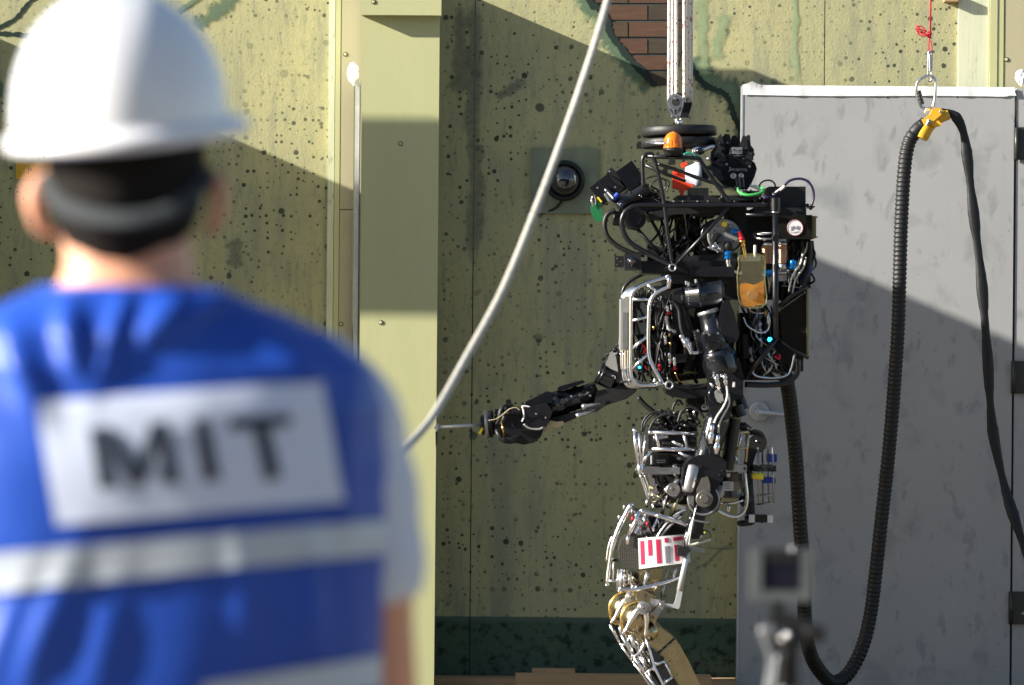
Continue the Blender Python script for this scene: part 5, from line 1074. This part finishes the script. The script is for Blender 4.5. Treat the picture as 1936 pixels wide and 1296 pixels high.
# ================================================================== FOREGROUND ROPE
rpz = [(1165,-60,4.0),(1148,5,4.0),(1118,105,4.05),(1070,245,4.1),(1012,400,4.2),(950,550,4.35),(880,680,4.5),(820,785,4.7),(775,840,4.9),(730,890,5.1),(600,1050,5.6),(400,1300,6.2),(250,1600,6.6)]
tag(part('slack_rope', 'rope2', None, lambda bm: sweep(bm, spl([P(a,b,s) for a,b,s in rpz], 14),   .0086, 12), loc=P(820,785,4.7)), 'slack pale rope sweeping across the foreground from the top to behind the person', 'rope')
SPLIT = False

# ================================================================== ACTION CAMERA ON A TRIPOD (foreground, out of focus)
TS = 7.0; fr(0, 0, 1, TS)
ac = thing('action_camera', 'small blurred action camera in a silver frame on a tripod at lower right', 'camera', P(1476, 1138, TS))
part('body', 'blackm', ac, wbp(1431, 1050, 1523, 1126, TS-.018, TS+.004), bev=.003)
part('screen', 'lens', ac, wbp(1444, 1062, 1510, 1114, TS+.0045, TS+.006), bev=.001)
def frame_ring(bm):
    o = rpx(1420, 1040, 1534, 1136, TS); i = rpx(1440, 1060, 1514, 1117, TS)
    for (x0, x1, z0, z1) in ((o[0],i[0],o[2],o[3]),(i[1],o[1],o[2],o[3]),(i[0],i[1],o[2],i[2])): wbox(x0, x1, TS-.016, TS+.010, z0, z1)(bm)
part('silver_frame', 'dull', ac, frame_ring, bev=.0035)
part('top_bar', 'blackm', ac, wbp(1441, 1040, 1513, 1063, TS-.014, TS+.008), bev=.002); part('button', 'steel', ac, lathe_w(P(1500,1042,TS-.004), P(1500,1036,TS-.004), [(0,.006),(1,.005)], 14))
tp = thing('tripod', 'silver and black tripod carrying the small action camera', 'tripod', (P(1480,1200,TS).x, -TS, -.17))
part('mount_tongue', 'blackm', tp, wbp(1462, 1137, 1482, 1168, TS-.010, TS+.006), bev=.002)
part('mount_plate', 'blackm', tp, pl([(1452,1160),(1490,1158),(1545,1182),(1540,1200),(1490,1192),(1460,1180)], -.012, .010), bev=.002)
part('ball_head', 'black', tp, ball(1492, 1212, 0, 28, 26), rod((1492,1225,0),(1492,1300,0),20)); part('screw_head', 'chrome', tp, ball(1489,1201,.016,6,6,.004))
part('knob', 'alu', tp, rod((1436,1193,.0),(1460,1196,.0),13)); part('handle', 'rubber', tp, rod((1520,1194,0),(1560,1200,.0),17))
part('centre_column', 'alu', tp, lathe_w(P(1490,1235,TS), P(1490,1900,TS), [(0,.013),(1,.013)], 20)); part('collar', 'blackm', tp, lathe_w(P(1490,1330,TS), P(1490,1420,TS), [(0,.026),(.1,.032),(.9,.032),(1,.026)], 24))
ct = P(1490, 1380, TS)
for a in (200, 335, 90):
    f_ = Vector((ct.x+.48*math.cos(rad(a)), ct.y+.48*math.sin(rad(a)), -.165))
    lg = part('leg', 'dull', tp, lathe_w(ct+(f_-ct)*.03, ct+(f_-ct)*.5, [(0,.012),(1,.012)], 14), lathe_w(ct+(f_-ct)*.5, ct+(f_-ct)*.99, [(0,.009),(1,.009)], 14)); part('rubber_foot', 'rubber', lg, lathe_w(ct+(f_-ct)*.975, f_, [(0,.013),(1,.012)], 12))
part('side_stay', 'dull', tp, tub([(1446,1200),(1460,1250),(1452,1310),(1440,1390)], 9, .0), tub([(1472,1238),(1464,1300),(1458,1380)], 8, .02))

# ================================================================== PERSON (foreground, seen from behind)
HP = 8.2; fr(0, 0, 1, HP); U = (DW-HP)/FPX
person = thing('person', 'person seen from behind in white hard hat and blue vest, watching the robot', 'person', (P(300,648,HP).x, -HP, -.17))
# torso cross-sections: pixel height, centre, half width px, half depth m
TR = [(470,243,118,.066,.0),(520,243,122,.068,.0),(552,246,140,.072,.0),(575,255,190,.080,.0),(600,265,250,.088,.0),(640,278,318,.100,0),(700,290,368,.112,0),(780,297,385,.120,0),(880,300,395,.124,0),(1000,300,395,.124,0),(1120,300,385,.120,0),(1250,300,380,.116,0),(1400,300,365,.115,0),(1550,300,370,.122,0),(1700,300,372,.125,0)]
def ring_at(py):
    for a, b in zip(TR, TR[1:]):
        if a[0] <= py <= b[0]:
            t = (py-a[0])/(b[0]-a[0]); t = t*t*(3-2*t)*.5+t*.5; return [a[i]+(b[i]-a[i])*t for i in range(5)]
    return list(TR[0] if py < TR[0][0] else TR[-1])
YAW = rad(14)
FOLDS = [(165,640,22,70,1.6,.15),(235,640,16,80,1.3,-.25),(320,600,26,60,1.5,-.55),(385,585,20,50,1.1,-.8),(80,700,30,90,1.4,.3),(120,1180,28,120,1.6,-.35),(40,1230,26,130,1.5,-.3),(230,1200,30,110,.9,-.2),(480,1120,20,90,1.0,.1),(600,1130,18,110,1.2,.05),(560,690,40,50,.8,.9),(660,900,18,140,1.0,.0)]
def loft(bm, y0, y1, ny, nx, off=0., fold=0., seed=0, cap=True, hole=None, exp=2.5):
    rows = []
    for j in range(ny+1):
        py = y0+(y1-y0)*j/ny; _, cx, hw, dp, _z = ring_at(py); row = []
        for i in range(nx):
            a = 2*math.pi*i/nx; ca, sa = math.cos(a), math.sin(a); k = (abs(ca)**exp+abs(sa)**exp)**(-1/exp)
            x = ca*k*(hw*U+off); y = sa*k*(dp+off*.8); c = P(cx, py, HP); yw = YAW*min(1, max(0, (py-520)/90)); x *= 1+.03*yw/YAW
            x, y = x*math.cos(yw)-y*math.sin(yw), x*math.sin(yw)+y*math.cos(yw)
            p = Vector((c.x+x, c.y+y, c.z))
            if fold:
                n = Vector((ca, sa, 0)); q = Vector((p.x*5.5+seed, p.y*5.5, p.z*1.6)); r = Vector((p.x*4+p.z*5, p.y*4, p.z*7-p.x*3))
                w = noise.noise(q)*.9+noise.noise(r+Vector((9,0,seed)))*.8+noise.noise(q*2.3)*.35
                n = Vector((ca*math.cos(YAW)-sa*math.sin(YAW), ca*math.sin(YAW)+sa*math.cos(YAW), 0))
                if p.y < -HP:
                    gx = (p.x/U)+968; 
                    for (fx, fy, sx, sy, am, sl_) in FOLDS:
                        dx_ = gx-fx-(py-fy)*sl_; w += am*math.exp(-(dx_/sx)**2-((py-fy)/sy)**2)
                p += n*w*fold*(1.7 if py < 700 else 1.7-.7*min(1,(py-700)/150))
            row.append(bm.verts.new(p))
        rows.append(row)
    for j in range(ny):
        for i in range(nx):
            f = bm.faces.new((rows[j][i], rows[j][(i+1) % nx], rows[j+1][(i+1) % nx], rows[j+1][i])); f.smooth = True
    if cap: bm.faces.new(rows[0]); bm.faces.new(rows[-1][::-1])
FOLDS_ = 0
def limb(pts, rs, n=16, sub=5):
    w = spl(pts, sub); rr = [x.x for x in spl([Vector((r,0,0)) for r in rs], sub)]
    return lambda bm: sweep(bm, w, rr, n)
def A(px, py, d=0.): return P(px, py, HP+d)
def arm_pts(sg):
    m = lambda x: x if sg > 0 else 2*300-x
    y_ = -.06*sg
    return [A(m(540),720,y_*.8), A(m(622),790,y_), A(m(668),920,y_), A(m(695),1050,y_), A(m(708),1180,y_-.01), A(m(722),1320,y_-.04), A(m(722),1480,y_-.09), A(m(715),1560,y_-.12)], [.058,.064,.058,.051,.044,.040,.031,.025]
def hand_fns(sg):
    w = arm_pts(sg)[0][-1]; d = (arm_pts(sg)[0][-1]-arm_pts(sg)[0][-2]).normalized(); fs = [limb([w-d*.02, w+d*.03, w+d*.085], [.024,.034,.030], 12)]
    for i in range(4):
        y = (i-1.5)*.019; b = w+d*.07+Vector((0,y,0)); L_ = (.068,.078,.072,.055)[i]; c = Vector((-sg*.012, 0, 0))
        fs.append(limb([b, b+d*L_*.5+c*.4, b+d*L_*.85+c*1.3, b+d*L_+c*2.2], [.0105,.0098,.009,.0075], 10))
    b = w+d*.02+Vector((0,.024,0)); fs.append(limb([b, b+d*.03+Vector((-sg*.005,.022,0)), b+d*.062+Vector((-sg*.01,.026,0))], [.014,.012,.009], 10))
    return fs
hipz = P(300,1650,HP).z
def leg_pts(sg):
    x = P(300,1650,HP).x+sg*.10
    return [Vector((x,-HP,.68)), Vector((x+sg*.01,-HP,.52)), Vector((x+sg*.015,-HP+.01,.30)), Vector((x+sg*.02,-HP,.10)), Vector((x+sg*.02,-HP-.01,-.08)), Vector((x+sg*.02,-HP,-.12))], [.092,.086,.066,.056,.042,.040]
def bodyf(bm):
    loft(bm, 470, 1690, 50, 48)
    c = A(240, 330, .0)
    r = bmesh.ops.create_uvsphere(bm, u_segments=32, v_segments=24, radius=1)
    for v in r['verts']:
        k = v.co.copy(); z = k.z; wdt = .080*(1-.20*max(0,-z)); v.co = c+Vector((k.x*wdt, k.y*.098-.0*z, z*.122))
    limb([A(243,560,0), A(243,500,.0), A(242,440,-.005), A(240,380,0)], [.074,.069,.066,.064], 24)(bm)
    for sg in (1,-1):
        p, q = arm_pts(sg); limb(p, q)(bm)
        for f in hand_fns(sg): f(bm)
        p, q = leg_pts(sg); limb(p, q)(bm)
        e = A(240+sg*155, 385, .01)     # ear
        limb([e+Vector((-sg*.012,0,.030)), e+Vector((sg*.008,-.004,.026)), e+Vector((sg*.012,-.008,.0)), e+Vector((sg*.004,-.004,-.026)), e+Vector((-sg*.012,.0,-.032))], [.008,.011,.011,.010,.006], 10)(bm)
    # face, turned away from the view: nose, brow, chin
    limb([A(240,350,-.094), A(240,372,-.112), A(240,392,-.116)], [.010,.013,.014], 10)(bm); limb([A(215,440,-.080),A(240,452,-.094),A(265,440,-.080)], [.016,.020,.016], 10)(bm)
    limb([A(200,325,-.085),A(240,330,-.094),A(280,325,-.085)], [.010,.011,.010], 8)(bm); limb([A(222,412,-.092),A(240,414,-.098),A(258,412,-.092)], [.005,.007,.005], 8)(bm)
def remeshed(name, m, parent, f, vox, smooth=6):
    o = part(name, m, parent, f); md = o.modifiers.new('r', 'REMESH'); md.mode = 'VOXEL'; md.voxel_size = vox; md.use_smooth_shade = True
    sm = o.modifiers.new('s', 'SMOOTH'); sm.factor = .5; sm.iterations = smooth
    dg = bpy.context.evaluated_depsgraph_get(); dg.update(); me = bpy.data.meshes.new_from_object(o.evaluated_get(dg)); o.modifiers.clear(); old = o.data; o.data = me; bpy.data.meshes.remove(old); me.name = name
    for p in me.polygons: p.use_smooth = True
    return o
body = remeshed('body', 'skin', person, bodyf, .008, 5)
for sg in (1,-1):
    ey = part('eye', 'white', person, ball(240+sg*52, 358, -.082, 20, 20, .012))
    part('iris', 'ink', ey, ball(240+sg*52, 358, -.0915, 8, 8, .004))
def hairf(bm):
    c = A(240, 325, .0); r = bmesh.ops.create_uvsphere(bm, u_segments=48, v_segments=32, radius=1); kill = []
    for v in r['verts']:
        k = v.co.copy(); back = -k.y       # +1 at the nape side
        lim = -.98+.42*max(0, .35-back)+(1.6 if back < .0 and k.z < .25 else 0)+ .22*abs(k.x)
        v.co = c+Vector((k.x*.0865*(1-.10*max(0,-k.z)), k.y*.107, k.z*.128*1.0))
        v.co += k*noise.noise(v.co*60)*.002
        if k.z < lim: kill.append(v)
    bmesh.ops.delete(bm, geom=kill, context='VERTS')
    for f in bm.faces: f.smooth = True
hr_ = part('hair', 'hair', person, hairf)
# hard hat
hc = A(230, 238, 0.); tilt = Matrix.Rotation(rad(-4), 3, 'Y') @ Matrix.Rotation(rad(-7), 3, 'X')
tilt = Matrix.Rotation(rad(-5), 3, 'Y') @ Matrix.Rotation(rad(8), 3, 'X')
def hatf(bm):
    nu, nv = 64, 22; rows = []
    va = rad(22)
    for j in range(nv+1):
        ph = (math.pi/2)*j/nv; row = []
        for i in range(nu):
            a = 2*math.pi*i/nu; e = 2.25
            cz = math.sin(ph)**(1/1.12); cr = math.cos(ph)**(.92)
            x = math.cos(a)*cr*.1165; y = math.sin(a)*cr*.138; z = cz*.150-.004
            t = math.sin(ph); rd = math.exp(-(x/.024)**2)*.004*(cz**.5)+math.exp(-((abs(x)-.045)/.014)**2)*.0015*cz
            z += rd if cz > .3 else rd*cz/.3
            row.append(bm.verts.new(hc+tilt @ Vector((x, y, z))))
            if j == nv: break
        rows.append(row)
    for j in range(nv-1):
        for i in range(nu): f = bm.faces.new((rows[j][i], rows[j][(i+1) % nu], rows[j+1][(i+1) % nu], rows[j+1][i])); f.smooth = True
    for i in range(nu): f = bm.faces.new((rows[nv-1][i], rows[nv-1][(i+1) % nu], rows[nv][0])); f.smooth = True
hat = part('hard_hat', 'hat', person, hatf)
def brimf(bm):
    nu = 72; prof = []
    for i in range(nu):
        a = 2*math.pi*i/nu; va = rad(48)
        vis = max(0, math.cos(a-va))**2*.016; bx_, by_ = math.cos(a), math.sin(a); out = .011+vis
        row = []
        for (o, z) in ((-.003,.016),(.0005,.004),(out*.6,-.001-vis*.05),(out,-.004-vis*.12),(out+.001,-.012-vis*.12),(out-.002,-.017-vis*.12),(out*.4,-.014-vis*.1),(-.004,-.008),(-.006,.014)):
            row.append(bm.verts.new(hc+tilt @ Vector((bx_*(.1155+o), by_*(.138+o), z))))
        prof.append(row)
    n = len(prof[0])
    for i in range(nu):
        for q in range(n): f = bm.faces.new((prof[i][q], prof[(i+1) % nu][q], prof[(i+1) % nu][(q+1) % n], prof[i][(q+1) % n])); f.smooth = True
part('brim', 'hat', hat, brimf)
part('nape_strap', 'band', hat, lambda bm: sweep(bm, spl([A(84,330,.03), A(110,378,.07), A(165,405,.100), A(240,415,.114), A(315,402,.100), A(372,362,.07), A(395,320,.03)], 8), .0105, 10, flat=.3))
# trousers, shirt, shoes
remeshed('trousers', 'trouser', person, lambda bm: (loft(bm, 1440, 1700, 12, 40, off=.012), [limb([q+Vector((0,0,.0)) for q in leg_pts(sg)[0][:-1]], [r+.016 for r in leg_pts(sg)[1][:-1]])(bm) for sg in (1,-1)]), .010, 3)
for sg in (1,-1):
    x = leg_pts(sg)[0][-1].x
    part('shoe', 'shoe', person, lambda bm, x=x: limb([Vector((x,-HP-.07,-.135)), Vector((x,-HP,-.125)), Vector((x,-HP+.10,-.138)), Vector((x,-HP+.17,-.145))], [.035,.045,.040,.025], 14)(bm))
def shirtf(bm):
    loft(bm, 556, 1560, 40, 48, off=.006)
    for sg in (1,-1):
        p, q = arm_pts(sg); w = spl(p[:5], 5); rr = [x.x for x in spl([Vector((r,0,0)) for r in q[:5]], 5)]
        sweep(bm, w[:-2], [r+.012+.002*math.sin(i*1.3) for i, r in enumerate(rr[:-2])], 24)
shirt = remeshed('shirt', 'shirt', person, shirtf, .008, 3)
# vest
def vestf(bm): loft(bm, 553, 1500, 110, 160, off=.020, fold=.0075, seed=3, cap=False, exp=2.35)
vest = part('safety_vest', 'vest', person, vestf)
sol = vest.modifiers.new('thickness', 'SOLIDIFY'); sol.thickness = .003; sol.offset = 0
bmv = bmesh.new(); vestf(bmv); bmesh.ops.recalc_face_normals(bmv, faces=bmv.faces); bmv.normal_update(); bvh = BVHTree.FromBMesh(bmv); bmv.free()
def drape_pt(px, py, off):
    d = (P(px, py, HP)-co.location).normalized(); h = bvh.ray_cast(co.location, d)
    return None if h[0] is None else h[0]+h[1]*(off if h[1].y < 0 else -off)
def drape(quads, nu, nv, off):
    def f(bm):
        for qi, qd in enumerate(quads):
            g = {}
            for i in range(nu+1):
                for j in range(nv+1):
                    u, v = i/nu, j/nv
                    x = (qd[0][0]*(1-u)+qd[1][0]*u)*(1-v)+(qd[3][0]*(1-u)+qd[2][0]*u)*v; y = (qd[0][1]*(1-u)+qd[1][1]*u)*(1-v)+(qd[3][1]*(1-u)+qd[2][1]*u)*v
                    p = drape_pt(x, y, off+qi*.00015)
                    if p is not None: g[i, j] = bm.verts.new(p)
            for i in range(nu):
                for j in range(nv):
                    k = [(i,j),(i+1,j),(i+1,j+1),(i,j+1)]
                    if all(q in g for q in k): fc = bm.faces.new([g[q] for q in k]); fc.smooth = True
    return f
patch = part('name_patch', 'patch', vest, drape([[(70,762),(602,722),(648,948),(108,992)]], 60, 26, .0062), label='white patch with the dark letters MIT on the back of the vest')
for q in ([[(168,812),(200,808),(218,922),(188,926)],[(184,812),(212,808),(272,895),(250,920)],[(248,916),(272,918),(314,798),(284,801)],[(288,801),(317,796),(339,911),(309,915)]],
          [[(362,794),(391,791),(413,906),(384,910)]], [[(430,792),(541,782),(544,804),(433,814)],[(472,800),(502,797),(526,902),(497,907)]]):
    part('letter', 'ink', vest, drape(q, 12, 12, .0085))
part('reflective_band', 'reflect', vest, drape([[(-60,1050),(330,1016),(330,1084),(-60,1128)],[(330,1016),(722,984),(722,1046),(330,1084)]], 60, 8, .0060))
part('reflective_band', 'reflect', vest, drape([[(380,1292),(712,1240),(712,1300),(380,1350)]], 40, 8, .0060))
part('neck_binding', 'vest', vest, lambda bm: sweep(bm, [P(r[1],553,HP)+Vector((math.cos(a)*(r[2]*U+.019), math.sin(a)*(r[3]+.016), .002)) for r in [ring_at(553)] for a in [2*math.pi*i/60 for i in range(60)]], .004, 8, closed=True))
